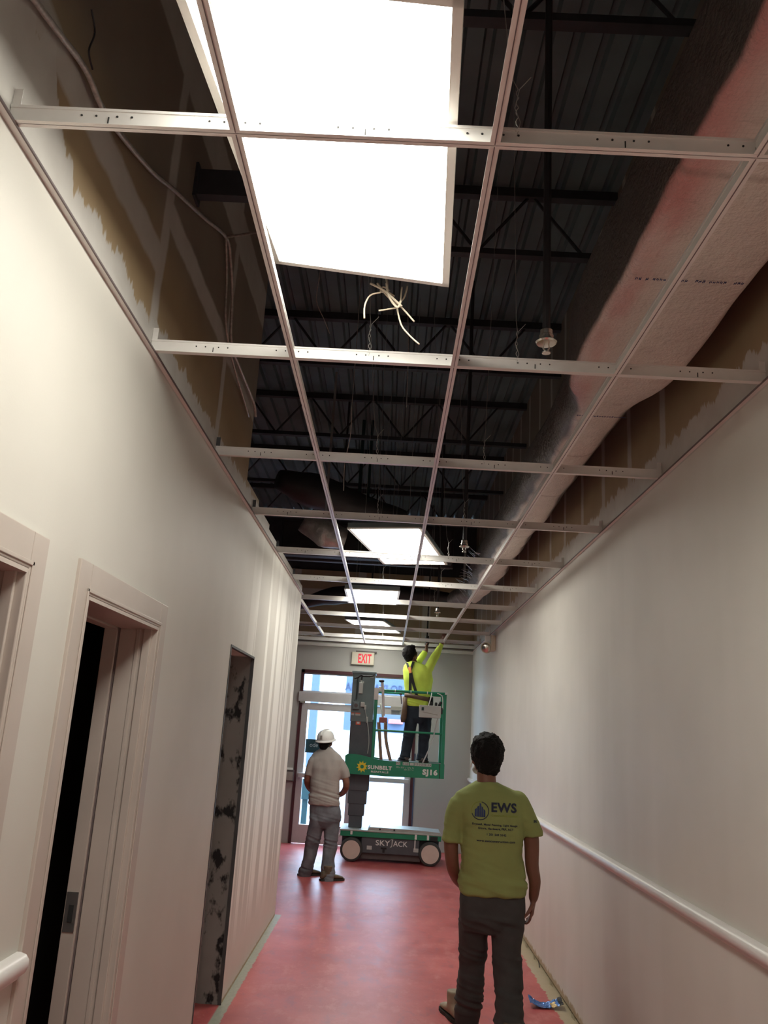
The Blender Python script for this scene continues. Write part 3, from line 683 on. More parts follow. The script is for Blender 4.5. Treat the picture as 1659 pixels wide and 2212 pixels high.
# ---------------------------------------------------------------- mast lift
LX0, LX1, LY0, LY1 = -.57, .84, 12.30, 13.02
LF = empty('mast_lift', (.14, 12.66, 0)); tag(LF, 'green and grey vertical mast lift with guard railed platform before the exit doors', 'lift')
mb = MB(); mb.box((LX0+.30, LY0+.03, .115), (LX1-.30, LY1-.03, .335), .01); mb.box((LX0+.02, LY0+.16, .13), (LX1-.02, LY1-.16, .335), .01); mb.build('chassis', 'liftdark', LF)
MB().box((LX0+.26, LY0+.07, .035), (LX1-.28, LY1-.07, .115), .006).build('pothole_guard', 'trim_dark', LF)
sk = MB().box((LX0, LY0+.01, .325), (LX1, LY1-.01, .395), .005).build('skirt', 'green', LF)
dk = MB().box((LX0-.01, LY0, .395), (LX1+.005, LY1, .418), .006).build('deck_plate', 'deckgrey', LF)
MB().prism([V((LX0+.38, LY0+.01, .418)), V((LX0+.41, LY0+.01, .462)), V((LX1-.32, LY0+.01, .455)), V((LX1-.02, LY0+.01, .44)), V((LX1-.0, LY0+.01, .418))], (0, .45, 0)).build('motor_cover', 'deckgrey', LF)
for x, y in ((LX0+.75, LY0-.002), (LX0+.55, LY0-.002)): MB().cyl((x, LY0+.0, .44), (x, LY0-.006, .44), .012, 12).build('bolt', 'black', LF)
for x in (LX0+.14, LX1-.37, LX1-.20): MB().box((x, LY0-.004, .335 if x > LX0+.2 else .35), (x+.03, LY0+.012, .40), .002).build('latch', 'white', LF)
MB().box((LX1-.37, LY0+.012, .20), (LX1-.355, LY0+.03, .335)).build('hinge_strip', 'white', LF)
MB().box((LX1-.155, LY0-.003, .325), (LX1-.05, LY0+.03, .385), .002).build('step_plate', 'black', LF)
mb = MB().tube([(LX0+.02, LY0+.05, .39), (LX0-.05, LY0+.03, .28), (LX0-.07, LY0+.03, .20)], .010, 6); mb.build('tie_rod', 'white', LF)
MB().box((LX0-.09, LY0+.0, .185), (LX0-.055, LY0+.04, .225), .004).build('marker_block', 'white', LF)
MB().box((LX0+.60, LY0+.022, .135), (LX0+.63, LY0+.03, .20)).box((LX0+.575, LY0+.02, .18), (LX0+.655, LY0+.03, .205)).build('drain_latch', 'black', LF)
for x in (LX0+.38, LX0+1.03): MB().box((x, LY0+.024, .165), (x+.07, LY0+.03, .215)).build('caution_label', 'ltgrey', LF)
letters('lettering', 'white', LF, 'SKY', (LX0+.50, LY0+.029, .225), .20, .07, .012, shear=.0)
letters('lettering', 'white', LF, 'ACK', (LX0+.745, LY0+.029, .225), .20, .07, .012)
mb = MB(); jx = LX0+.70
mb.prism([V((jx, LY0+.029, .205)), V((jx+.03, LY0+.029, .215)), V((jx+.045, LY0+.029, .33)), V((jx+.065, LY0+.029, .36)), V((jx+.025, LY0+.029, .33)), V((jx+.022, LY0+.029, .235))], (0, -.004, 0))
mb.prism([V((jx-.005, LY0+.029, .30)), V((jx+.035, LY0+.029, .33)), V((jx+.09, LY0+.029, .34)), V((jx+.04, LY0+.029, .315))], (0, -.004, 0)); mb.build('logo_figure', 'ltgrey', LF)
for wx in (-.403, .690):
    for wy, d in ((LY0, 1), (LY1, -1)):
        ax = (0, d, 0); c = V((wx, wy-.045*d, .158)); r = .156
        tw = MB().lathe(c, ax, [(.112, .0), (r-.022, .0), (r-.006, .008), (r, .022), (r, .085), (r-.006, .10), (r-.022, .108), (.10, .108)], 40).build('wheel', 'tyre', LF, 40)
        rm = MB().lathe(c, ax, [(.122, -.002), (.124, .004), (.112, .008), (.100, .028), (.055, .030), (.050, .022), (.0, .022), (.0, .06), (.12, .06)], 40).build('rim', 'wheel', tw, 35)
        MB().lathe(c+V(ax)*.012, ax, [(.0, -.006), (.014, -.005), (.020, .002), (.022, .012)], 12).build('hub', 'belt', rm, 35)
# telescoping mast: nested sections, each lower one narrower
y0 = 12.52
secs = [(.42, .62, -.475, -.285, 'liftgrey'), (.58, .80, -.49, -.262, 'liftgrey'), (.74, 1.02, -.505, -.238, 'liftgrey'), (.92, 1.42, -.52, -.215, 'liftgrey'), (1.30, 1.92, -.535, -.20, 'liftgrey'), (1.88, 2.585, -.545, -.215, 'liftgrey')]
for i, (za, zb, xa, xb, m) in enumerate(secs):
    o_ = (i)*.012; mb = MB(); mb.box((xa, y0-o_, za), (xb, y0+.26+o_, zb), .006)
    mb.box((xa+.10, y0-o_-.004, za), (xa+.112, y0-o_, zb)); mb.box((xb-.012, y0-o_-.003, za+.01), (xb-.004, y0-o_, zb-.01))
    ms = mb.build('mast_section', m if i > 4 else 'liftdark', LF)
MB().box((-.56, y0-.075, 2.575), (-.20, y0+.33, 2.605), .004).build('mast_cap', 'liftgrey', LF)
fy = y0-.065                       # front face of the top section
mb = MB(); mb.box((-.445, fy-.05, 2.28), (-.385, fy, 2.44), .006); mb.cyl((-.415, fy-.025, 2.44), (-.415, fy-.025, 2.475), .016, 10); mb.cyl((-.385, fy-.02, 2.43), (-.385, fy-.02, 2.46), .012, 8); mb.build('switch_box', 'ltgrey', LF)
mb = MB(); mb.box((-.52, fy-.055, 2.05), (-.42, fy, 2.16), .008); mb.cyl((-.485, fy-.03, 2.16), (-.485, fy-.03, 2.19), .013, 8); mb.build('valve_box', 'liftgrey', LF)
MB().cyl((-.47, fy-.056, 2.105), (-.47, fy-.066, 2.105), .028, 16).build('knob', 'trim_dark', LF)
mb = MB(); mb.box((-.405, fy-.05, 2.09), (-.345, fy, 2.16), .01); mb.box((-.35, fy-.045, 2.05), (-.32, fy-.01, 2.12), .008); mb.build('connector', 'ltgrey', LF)
MB().tube(smooth_path([(-.52, fy-.012, 2.50), (-.47, fy-.02, 2.51), (-.42, fy-.03, 2.545), (-.39, fy-.03, 2.535), (-.28, fy-.02, 2.54), (-.24, fy-.01, 2.555)]), .011, 8).build('cable', 'black', LF, True)
MB().tube(smooth_path([(-.41, fy-.03, 2.56), (-.41, fy-.03, 2.50), (-.415, fy-.03, 2.46)]), .011, 8).build('cable', 'black', LF, True)
for dx in (-.475, -.462): MB().tube([(dx, fy-.01, 2.51), (dx-.004, fy-.01, 2.19)], .004, 6).build('cable', 'black', LF)
MB().tube(smooth_path([(-.335, fy-.03, 2.06), (-.31, fy-.03, 1.95), (-.275, fy-.03, 1.8), (-.25, fy-.035, 1.6), (-.26, fy-.04, 1.44)]), .006, 8).build('cable', 'ltgrey', LF, True)
MB().box((-.31, fy-.02, 1.87), (-.285, fy, 1.955)).build('cable_clamp', 'ltgrey', LF)
for x in (-.535, -.475):
    MB().box((x, fy-.004, 1.965), (x+.045 if x < -.5 else x+.075, fy-.001, 2.00)).build('warning_label', 'ltgrey', LF); MB().box((x, fy-.005, 1.992), (x+.045 if x < -.5 else x+.075, fy-.001, 2.004)).build('warning_label', 'reddecal', LF)
MB().box((-.46, fy+.008, 1.835), (-.39, fy+.012, 1.895)).build('warning_label', 'reddecal', LF); MB().box((-.445, fy+.006, 1.85), (-.405, fy+.012, 1.875)).build('warning_label', 'white', LF)
MB().box((-.29, fy-.004, 2.52), (-.24, fy-.001, 2.545)).build('warning_label', 'ltgrey', LF)
# platform
py = 12.30
prof = [(-.575, 1.40), (-.54, 1.425), (-.45, 1.428), (-.35, 1.42), (-.22, 1.395), (-.08, 1.368), (.05, 1.362), (.845, 1.362), (.845, 1.16), (.55, 1.158), (.15, 1.150), (.02, 1.148), (-.05, 1.150), (-.12, 1.152), (-.50, 1.155), (-.55, 1.18), (-.572, 1.25)]
MB().prism([V((x, py, z)) for x, z in prof], (0, .02, 0)).build('side_panel', 'green', LF)
MB().prism([V((x, py+.66, z)) for x, z in prof], (0, .02, 0)).build('side_panel', 'green', LF)
MB().box((-.12, py+.02, 1.335), (.835, py+.66, 1.355)).box((-.18, py+.04, 1.17), (-.14, py+.64, 1.33)).box((.79, py+.02, 1.17), (.83, py+.66, 1.335)).build('platform_floor', 'trim_dark', LF)
MB().box((.775, py-.004, 1.16), (.785, py+.0, 1.362)).build('panel_seam', 'tagblack', LF)
RT, RMID = 2.34, 1.775
def bar(a, b, r=.017): return MB().cyl(a, b, r, 12)
for yy in (py+.02, py+.64):
    MB().box((-.205, yy-.018, 1.36), (-.165, yy+.018, RT), .006).build('post', 'green', LF); MB().box((.795, yy-.018, 1.36), (.84, yy+.018, RT+.01), .006).build('post', 'green', LF)
    bar((-.18, yy, RT), (.82, yy, RT), .019).build('top_rail', 'green', LF, 40); bar((-.18, yy, RMID), (.82, yy, RMID), .015).build('mid_rail', 'green', LF, 40)
for x in (-.185, .82): bar((x, py+.02, RT), (x, py+.64, RT)).build('top_rail', 'green', LF, 40); bar((x, py+.02, RMID), (x, py+.64, RMID), .015).build('mid_rail', 'green', LF, 40)
for x in (.09, .32, .56): MB().cyl((x-.006, py+.02, RT), (x+.006, py+.02, RT), .0215, 12).build('rail_band', 'white', LF)
mb = MB(); mb.box((-.215, py-.004, RT-.14), (-.150, py+.0, RT+.03), .004); mb.box((-.15, py-.002, RT-.02), (-.08, py+.03, RT+.05), .008); mb.build('gate_latch', 'white', LF)
mb = MB(); mb.cyl((-.105, py-.01, RT+.11), (-.09, py-.01, RT), .020, 10); mb.cyl((-.09, py-.01, RT), (-.055, py-.01, 1.98), .020, 10, .015); mb.build('gate_arm', 'white', LF, 40)
MB().ball((-.115, py-.01, RT+.13), (.04, .03, .022)).build('grip', 'black', LF, True)
MB().box((.815, py-.01, RT-.01), (.850, py+.03, RT+.022), .003).build('rail_cap', 'white', LF)
a = at(906, 1523, 12.25); b = at(950, 1552, 12.25)
cb = MB().box((a.x, 12.17, b.z), (b.x+.01, 12.29, a.z), .01).build('control_box', 'ltgrey', LF)
MB().box((a.x+.03, 12.165, a.z-.075), (a.x+.065, 12.17, a.z-.03)).build('switch', 'teal', cb); MB().prism([V((a.x+.05, 12.168, a.z-.09)), V((b.x-.04, 12.168, b.z+.05)), V((b.x-.04, 12.168, b.z+.038)), V((a.x+.05, 12.168, a.z-.10))], (0, .003, 0)).build('mark', 'greybox', cb)
mb = MB()
for dx in (.16, .22): mb.box((a.x+dx, 12.2, a.z), (a.x+dx+.035, 12.26, a.z+.05), .01)
mb.cyl((b.x-.02, 12.24, a.z), (b.x+.01, 12.24, a.z+.06), .02, 8); mb.box((b.x-.01, 12.2, a.z-.02), (b.x+.035, 12.28, b.z+.06), .01); mb.build('control_levers', 'black', LF)
MB().tube(smooth_path([(a.x+.13, 12.2, a.z), (a.x+.16, 12.2, RT-.06), (a.x+.17, 12.25, RT)]), .008, 6).build('hook', 'white', LF)
MB().tube(smooth_path([V((b.x-.03, 12.22, b.z)), at(941, 1570, 12.24), at(936, 1592, 12.24), at(926, 1620, 12.24), at(913, 1648, 12.26)]), .009, 8).build('cable', 'ltgrey', LF, True)
MB().tube(smooth_path([V((.70, 12.26, RT)), V((.765, 12.25, RT-.03)), V((.785, 12.28, RT-.10)), V((.79, 12.3, RT-.22))]), .007, 6).build('cable', 'white', LF, True)
for pth in ([(818, 1560), (820, 1590), (823, 1642)], [(833, 1560), (834, 1600), (844, 1646)]):
    MB().tube(smooth_path([at(x, y, 12.75) for x, y in pth]), [.035, .036, .036, .036, .036, .034, .034, .034, .034, .034, .034, .034, .034][:13], 8, .014).build('harness_strap', 'wood', LF, True)
a = at(819, 1549, 12.75); b = at(836, 1562, 12.75); MB().box((a.x, 12.73, b.z), (b.x, 12.77, a.z), .01).build('harness_pad', 'extred', LF)
MB().tube(smooth_path([at(822, 1520, 12.8), at(826, 1540, 12.76), at(827, 1552, 12.75)]), .022, 8, .010).build('harness_strap', 'ltgrey', LF, True)
# decals on the platform panel
sx, sz = at(782, 1656, py).x, at(782, 1656, py).z
mb = MB(); n = 10; pts = []
for i in range(n):
    a0 = 2*math.pi*i/n; q = 2*math.pi/n
    for ang, r in ((a0, .056), (a0+q*.30, .084), (a0+q*.62, .058)): pts.append(V((sx+r*math.cos(ang), py-.001, sz+r*math.sin(ang))))
inner = [V((sx+.026*math.cos(2*math.pi*i/len(pts)), py-.001, sz+.026*math.sin(2*math.pi*i/len(pts)))) for i in range(len(pts))]
o1 = [mb.bm.verts.new(p) for p in pts]; o2 = [mb.bm.verts.new(p) for p in inner]
for i in range(len(pts)): mb.face((o1[i], o1[(i+1) % len(pts)], o2[(i+1) % len(pts)], o2[i]))
r = bmesh.ops.extrude_face_region(mb.bm, geom=mb.bm.faces[:]); bmesh.ops.translate(mb.bm, verts=[g for g in r['geom'] if isinstance(g, bmesh.types.BMVert)], vec=(0, -.003, 0))
mb.build('sun_logo', 'yellow', LF)
p = at(794, 1663, py); q = at(847, 1652, py)
letters('lettering', 'white', LF, 'SUNBELT', (p.x, py-.001, p.z+.012), q.x-p.x, .055, .045)
letters('lettering', 'white', LF, 'RENTALS', (p.x+.05, py-.001, p.z-.032), (q.x-p.x)*.72, .026, .02)
p = at(912, 1677, py); letters('lettering', 'white', LF, 'SJ16', (p.x, py-.001, p.z), .215, .10, .05)
p = at(855, 1657, py); x = p.x; z = 1.315
for i, ch in enumerate('PC:151'):
    if ch == ':': continue
    MB().box((x+i*.032, py-.002, z), (x+i*.032+.029, py, z+.042)).build('serial_tag', 'ltgrey', LF); letters('lettering', 'tagblack', LF, ch, (x+i*.032+.008 , py-.0025, z+.007), .014 if ch != '1' else .006, .029, .01, thick=.001)
MB().box((x+.20, py-.002, z+.002), (x+.255, py, z+.04)).build('serial_tag', 'ltgrey', LF)
for i, ch in enumerate('10034104'):
    xx = x+.262+i*.0305; MB().box((xx, py-.002, z), (xx+.028, py, z+.042)).build('serial_tag', 'ltgrey', LF); letters('lettering', 'tagblack', LF, ch, (xx+.007, py-.0025, z+.007), .014 if ch != '1' else .006, .029, .01, thick=.001)
random.seed(3); mb = MB()
for zz, xa, xb in ((1.272, x+.005, x+.255), (1.245, x+.12, x+.25)):
    xx = xa
    while xx < xb:
        if random.random() < .82: hh = random.choice((.016, .016, .022)); mb.box((xx, py-.002, zz), (xx+.004, py, zz+hh)); mb.box((xx, py-.002, zz+hh-.005), (xx+.010, py, zz+hh-.001))
        xx += .0135
mb.build('small_print', 'ltgrey', LF)
# ---------------------------------------------------------------- people
def ring(c, a, b, yaw=0.0, n=28, e=2.3, tilt=(0, 0)):
    c = V(c); out = []
    for k in range(n):
        th = 2*math.pi*k/n; cs, sn = math.cos(th), math.sin(th)
        x = a*abs(cs)**(2/e)*(1 if cs > 0 else -1); y = b*abs(sn)**(2/e)*(1 if sn > 0 else -1)
        p = V((x*math.cos(yaw)-y*math.sin(yaw), x*math.sin(yaw)+y*math.cos(yaw), 0)); p.z = p.x*tilt[0]+p.y*tilt[1]
        out.append(c+p)
    return out
def limb(mb, pts, rad, n=16, ends=True):
    pts = [V(p) for p in pts]; P_ = smooth_path(pts, 4); R_ = []
    for i in range(len(P_)):
        q = i/4; a = int(min(q, len(rad)-2)); f = q-a; f = f*f*(3-2*f) if False else f; R_.append(rad[a]*(1-f)+rad[a+1]*f)
    if ends:
        d0 = (P_[0]-P_[1]).normalized(); d1 = (P_[-1]-P_[-2]).normalized()
        P_ = [P_[0]+d0*R_[0]*.75, P_[0]+d0*R_[0]*.45]+P_+[P_[-1]+d1*R_[-1]*.45, P_[-1]+d1*R_[-1]*.75]
        R_ = [R_[0]*.45, R_[0]*.85]+R_+[R_[-1]*.85, R_[-1]*.45]
    mb.tube(P_, R_, n)
def pxm(Y): return Y*.967/FPX
def body_ring(cx, cy, hw, b, Y, dy=0, yaw=0, e=2.4, tilt=(0, 0)):
    c = at(cx, cy, Y+dy); return ring(c, hw*(c-V((0, 0, CAM_H))).dot(CF)/FPX, b, yaw, e=e, tilt=tilt)
def hand(mb, wrist, d, palm, s=1.0, curl=.6, side=1, spread=1.0):
    """wrist point, pointing direction d, palm normal (towards the inner face), side = +1 thumb on d x palm"""
    d = V(d).normalized(); pn = V(palm); pn = (pn-d*pn.dot(d)).normalized(); w_ = d.cross(pn)*side; W0 = V(wrist)
    rings = []
    for q, hw, ht in ((-.01, .024, .019), (.02, .029, .018), (.05, .038, .015), (.08, .041, .0135), (.095, .038, .011)):
        c = W0+d*q*s; rings.append([c+w_*hw*s*math.cos(k*math.pi/8)+pn*ht*s*math.sin(k*math.pi/8) for k in range(16)])
    mb.loft(rings)
    for i, (off, L) in enumerate(((.031, .072), (.0105, .080), (-.0105, .074), (-.031, .058))):
        p = W0+d*.086*s+w_*off*s; ang = .15+.06*i; pts = [p-d*.02*s, p]; dirv = d+w_*off*1.5*spread
        for seg in (.46, .30, .24):
            dd = (dirv*math.cos(ang)+pn*math.sin(ang)).normalized(); p = p+dd*L*seg*s; pts.append(p); ang += curl
        r = .0092*s; mb.tube(pts, [r, r, r*.95, r*.88, r*.7], 8)
    p = W0+d*.025*s+w_*.026*s; pts = [p, p+(d*.6+w_*.8+pn*.2)*.034*s, p+(d*1.1+w_*.95+pn*.45)*.048*s, p+(d*1.5+w_*.9+pn*.8)*.056*s]
    mb.tube(pts, [.014*s, .0125*s, .011*s, .008*s], 8)
def head(mb, c, mx, s=1.0):
    """c = centre of skull; local frame: +Y face, +Z up"""
    c = V(c); T = lambda p: c + mx @ (V(p)*s)
    mb.ball(T((0, -.012, .012)), V((.076, .096, .092))*s, mx); mb.ball(T((0, .028, -.045)), V((.058, .066, .068))*s, mx)
    mb.ball(T((0, .060, -.083)), V((.030, .026, .022))*s, mx)
    mb.tube([T((0, .088, .012)), T((0, .106, -.020)), T((0, .100, -.034))], [.008*s, .013*s, .015*s], 8)
    mb.ball(T((0, .088, -.056)), V((.025, .010, .0065))*s, mx); mb.ball(T((0, .086, -.066)), V((.022, .010, .007))*s, mx)
    mb.ball(T((.030, .070, .022)), V((.024, .016, .009))*s, mx); mb.ball(T((-.030, .070, .022)), V((.024, .016, .009))*s, mx)
    for sx in (-1, 1):
        mb.ball(T((sx*.078, -.004, -.022)), V((.009, .020, .033))*s, mx @ Matrix.Rotation(-.25*sx, 3, 'Z'))
        mb.ball(T((sx*.044, .062, -.020)), V((.022, .020, .022))*s, mx)
def eyes(parent, c, mx, s=1.0):
    mb = MB()
    for sx in (-1, 1): mb.ball(V(c)+mx @ (V((sx*.030, .080, .004))*s), .0115*s)
    mb.build('eyes', 'white', parent, True)
def hair(parent, c, mx, s=1.0, nape=-.075, lift=.010, front=.045):
    mb = MB(); T = lambda p: V(c) + mx @ (V(p)*s)
    mb.ball(T((0, -.022, .024)), V((.080+lift*.6, .098+lift*.4, .090+lift))*s, mx); mb.ball(T((0, -.040, -.025)), V((.073, .074, .060-nape*.4))*s, mx)
    mb.ball(T((0, .050, .082)), V((.058, .042, .030))*s, mx)
    def clip(v): return 0
    def tex(co):
        p = (co-V(c)); return .009*abs(noise.noise(p*70))+.010*noise.noise(p*26)
    return solid('hair', mb, 'hair', parent, .006, 2, tex)
def folds(zs, amp=.006, fine=.0025):
    def f(co):
        a = 0
        for z0, wd, k in zs: a += k*math.exp(-((co.z-z0)/wd)**2)*(1-abs(noise.noise(V((co.x*3+z0*7, co.y*3, co.z*26+co.x*6))))*2.4)
        return amp*a + fine*noise.noise(V((co.x*11, co.y*11, co.z*7)))*2
    return f
def boot(parent, ankle, dirv, m='boot', L=.30, h=.11):
    a = V(ankle); d = V((dirv[0], dirv[1], 0)).normalized(); s = V((-d.y, d.x, 0)); z0 = a.z
    mb = MB(); rings = []
    for q, hw, top in ((-.09, .030, .055), (-.075, .040, .10), (-.02, .045, h+.02), (.04, .044, h-.01), (.09, .046, .075), (.15, .050, .060), (.195, .042, .048), (.213, .022, .03)):
        c = a+d*q; rings.append([V((c.x, c.y, 0))+s*hw*math.cos(k*2*math.pi/16)+V((0, 0, z0+.018+(top-.018)*(.5+.5*math.sin(k*2*math.pi/16)))) for k in range(16)])
    mb.loft(rings); mb.tube([a+V((0, 0, .06)), a+V((0, 0, .17))], [.052, .055], 14)
    b = solid('boot', mb, m, parent, .008, 3, lambda co: .002*noise.noise(co*30))
    mb = MB(); out = [(-.095, .030), (-.06, .043), (0, .046), (.06, .044), (.13, .052), (.19, .045), (.222, .018)]
    poly = [a+d*q+s*w_ for q, w_ in out]+[a+d*q-s*w_ for q, w_ in out[::-1]]
    mb.prism([V((p.x, p.y, z0)) for p in poly], (0, 0, .022)); mb.build('sole', 'sole', b)
def stick_on(vs, fs, name, m, parent, bvh, org, thick=.0035):
    """print laid on the cloth: every outline point is dropped onto the shirt behind it"""
    bm = bmesh.new(); bv = []
    for x, z in vs:
        o_ = V((org[0]+x, org[1]-.6, org[2]+z)); hit = bvh.ray_cast(o_, V((0, 1, 0)))[0]
        bv.append(bm.verts.new((hit if hit else V((o_.x, org[1], o_.z)))-V((0, thick, 0))))
    for f in fs:
        try: bm.faces.new([bv[i] for i in f])
        except ValueError: pass
    me = bpy.data.meshes.new(name); bm.to_mesh(me); bm.free(); return link(name, me, m, parent)
def bvh_of(o):
    off = ORIG[o]; return BVHTree.FromPolygons([v.co+off for v in o.data.vertices], [tuple(p.vertices) for p in o.data.polygons])

# --- the man walking away in the printed t-shirt
Y = 5.6; k = pxm(Y); g = lambda x, y, dy=0: at(x, y, Y+dy)
root = empty('person', (.72, 5.65, 0)); tag(root, 'person in printed yellow green t-shirt and charcoal trousers walking away, nearest the camera', 'person')
hc = g(1049, 1633, .02); hm = Matrix.Rotation(.30, 3, 'Z') @ Matrix.Rotation(.06, 3, 'X')
mb = MB(); head(mb, hc, hm, 1.06); limb(mb, [hc+V((0, -.02, -.05)), g(1051, 1690, -.01), g(1053, 1715)], [.058, .062, .085])
mb.loft([body_ring(1053, 1705, 30, .07, Y), body_ring(1058, 1735, 60, .09, Y), body_ring(1061, 1800, 58, .10, Y), body_ring(1065, 1900, 58, .10, Y), body_ring(1065, 1960, 60, .11, Y)])
eL, eR = g(977, 1864, .02), g(1149, 1868, 0)
limb(mb, [g(1000, 1738), g(976, 1800), eL, g(986, 1895, .12), g(1002, 1915, .22)], [.050, .048, .042, .036, .028])
limb(mb, [g(1120, 1738), g(1146, 1800), eR, g(1155, 1905, .0), g(1152, 1940, .02)], [.050, .050, .043, .038, .029])
hand(mb, g(1152, 1942, .02), (-.10, .03, -1), (-1, .25, 0), 1.0, .42, -1); hand(mb, g(1003, 1915, .23), (.7, .6, -.45), (.3, -.6, -.6), 1.0, .6, 1)
limb(mb, [g(1035, 1950), g(1020, 2080, .18), g(1010, 2190, .34)], [.075, .055, .04]); limb(mb, [g(1095, 1950), g(1098, 2090, 0), g(1098, 2205, -.05)], [.075, .055, .04])
solid('body', mb, 'skin', root, .006, 2); eyes(root, hc, hm, 1.06)
hair(root, hc, hm, 1.13, lift=.022)
mb = MB()
mb.loft([body_ring(cx, cy, hw, b, Y, dy, 0, e) for cx, cy, hw, b, dy, e in ((1052, 1687, 24, .070, -.01, 2), (1053, 1693, 34, .078, -.01, 2), (1054, 1703, 55, .088, 0, 2.1), (1057, 1716, 72, .102, 0, 2.3), (1059, 1735, 76, .118, 0, 2.4),
    (1061, 1765, 72, .130, 0, 2.5), (1062, 1800, 68, .135, 0, 2.5), (1063, 1845, 66, .132, .0, 2.4), (1064, 1885, 68, .135, 0, 2.4), (1064, 1910, 71, .142, 0, 2.4), (1065, 1922, 71, .146, 0, 2.4), (1065, 1930, 69, .140, 0, 2.4))])
limb(mb, [g(998, 1737), g(985, 1765), g(979, 1800), g(977, 1818)], [.076, .074, .068, .072], ends=False); limb(mb, [g(1118, 1737), g(1133, 1762), g(1147, 1790), g(1150, 1806)], [.076, .070, .064, .068], ends=False)
mb.ball(g(1002, 1737), .078); mb.ball(g(1116, 1735), .076)
sh = solid('shirt', mb, 'olive', root, .008, 5, folds(((.90, .05, 1), (1.0, .05, .4), (.84, .03, .7), (1.15, .2, .25)), .013, .006))
bv = bvh_of(sh)
# shirt print
def P2(x, y): return at(x, y, Y-.12)
o_ = P2(1037, 1751); kz = k*.98
def arc(r0, r1, a0, a1, n=40):
    vs, fs = [], []
    for i in range(n+1):
        a = math.radians(a0+(a1-a0)*i/n); vs += [(r0*math.cos(a), r0*math.sin(a)), (r1*math.cos(a), r1*math.sin(a))]
    for i in range(n): fs.append((2*i, 2*i+1, 2*i+3, 2*i+2))
    return vs, fs
vs, fs = arc(.050, .055, 200, 440); stick_on(vs, fs, 'print_ring', 'navyprint', sh, bv, o_)
vs, fs = arc(.050, .0545, 80, 200); stick_on(vs, fs, 'print_ring', 'paleprint', sh, bv, o_)
vs, fs = [], []
def quad(x0, z0, x1, z1, z1b=None):
    n_ = 4; b0 = len(vs)
    for i in range(n_+1): q = i/n_; vs.extend([(x0, z0+(z1-z0)*q), (x1, z0+((z1b if z1b is not None else z1)-z0)*q)])
    for i in range(n_): fs.append((b0+2*i, b0+2*i+1, b0+2*i+3, b0+2*i+2))
for x0, w_, h0, h1 in ((-.033, .012, .005, .015), (-.0185, .012, .022, .030), (-.004, .010, .046, .040), (.0085, .010, .028, .018), (.021, .011, .012, .002)): quad(x0, -.036, x0+w_, h0, h1)
stick_on(vs, fs, 'print_towers', 'blueprint', sh, bv, o_)
q0 = P2(1061, 1754); vs, fs = fit_text('EWS', .162, .058, .035); vs = [(x, z-.055*0) for x, z in vs]; stick_on(vs, fs, 'lettering', 'navyprint', sh, bv, q0)
def line(s, px, py_, wpx, hh, m='navyprint', bold=.03):
    a = P2(px, py_); b = P2(px+wpx, py_); vs, fs = fit_text(s, b.x-a.x, hh, bold); stick_on(vs, fs, 'lettering', m, sh, bv, (a.x, a.y, a.z))
line('Construction Services', 1061, 1763, 58, .013, 'paleprint')
line('Drywall, Metal Framing, Light Gauge', 1020, 1782, 98, .015); line('Doors, Hardware, FRP, ACT', 1033, 1791, 76, .015); line('1 201 549 5142', 1051, 1804, 42, .013); line('www.ewsconstruction.com', 1029, 1817, 84, .013)
a = P2(1160, 1780); vs, fs = fit_text('EWS', .022, .016, .06); stick_on(vs, fs, 'lettering', 'navyprint', sh, bv, (a.x-.01, a.y, a.z))
mb = MB(); hems = lambda x, y, hw, dy, e=2.2, b=None: body_ring(x, y, hw, b or hw*k*1.0, Y, dy, 0, e)
mb.loft([body_ring(1065, 1920, 69, .125, Y, 0), body_ring(1064, 1950, 71, .130, Y, 0), body_ring(1062, 1985, 70, .125, Y, 0), body_ring(1060, 2014, 62, .09, Y, .02)])
mb.loft([hems(1027, 1965, 34, .0), hems(1024, 2000, 33, .06), hems(1021, 2040, 31, .12), hems(1019, 2078, 28, .18), hems(1016, 2110, 27, .20), hems(1014, 2150, 26.5, .24), hems(1010, 2185, 26, .28), hems(1008, 2204, 26, .32), hems(1008, 2222, 27, .36)])
mb.loft([hems(1096, 1965, 35, 0), hems(1096, 2000, 35, 0), hems(1095, 2040, 32, .01), hems(1097, 2080, 30, .0), hems(1098, 2120, 30, -.02), hems(1100, 2160, 29, -.05), hems(1100, 2190, 31, -.07), hems(1103, 2215, 33, -.08), hems(1105, 2232, 34, -.08)])
solid('trousers', mb, 'charcoal', root, .009, 4, folds(((.16, .06, 1), (.45, .05, .5), (.68, .05, .6), (.28, .06, .5), (.86, .05, .3)), .015, .006))
a = at(992, 2225, 6.02); boot(root, (a.x-.035, 6.0, 0), (-.25, .95), 'palebooth'); a = at(1105, 2250, 5.45); boot(root, (a.x, 5.42, .0), (.1, 1))
# face mask strap hanging at the left cheek, gold chain at the nape
MB().tube(smooth_path([hc+hm @ V((-.085, -.01, -.02)), hc+hm @ V((-.080, .04, -.06)), hc+hm @ V((-.06, .09, -.08))]), .003, 6).build('mask_strap', 'white', root)
solid('face_mask', MB().ball(hc+hm @ V((0, .092, -.095)), (.050, .035, .035), hm), 'ltgrey', root, .008, 2)

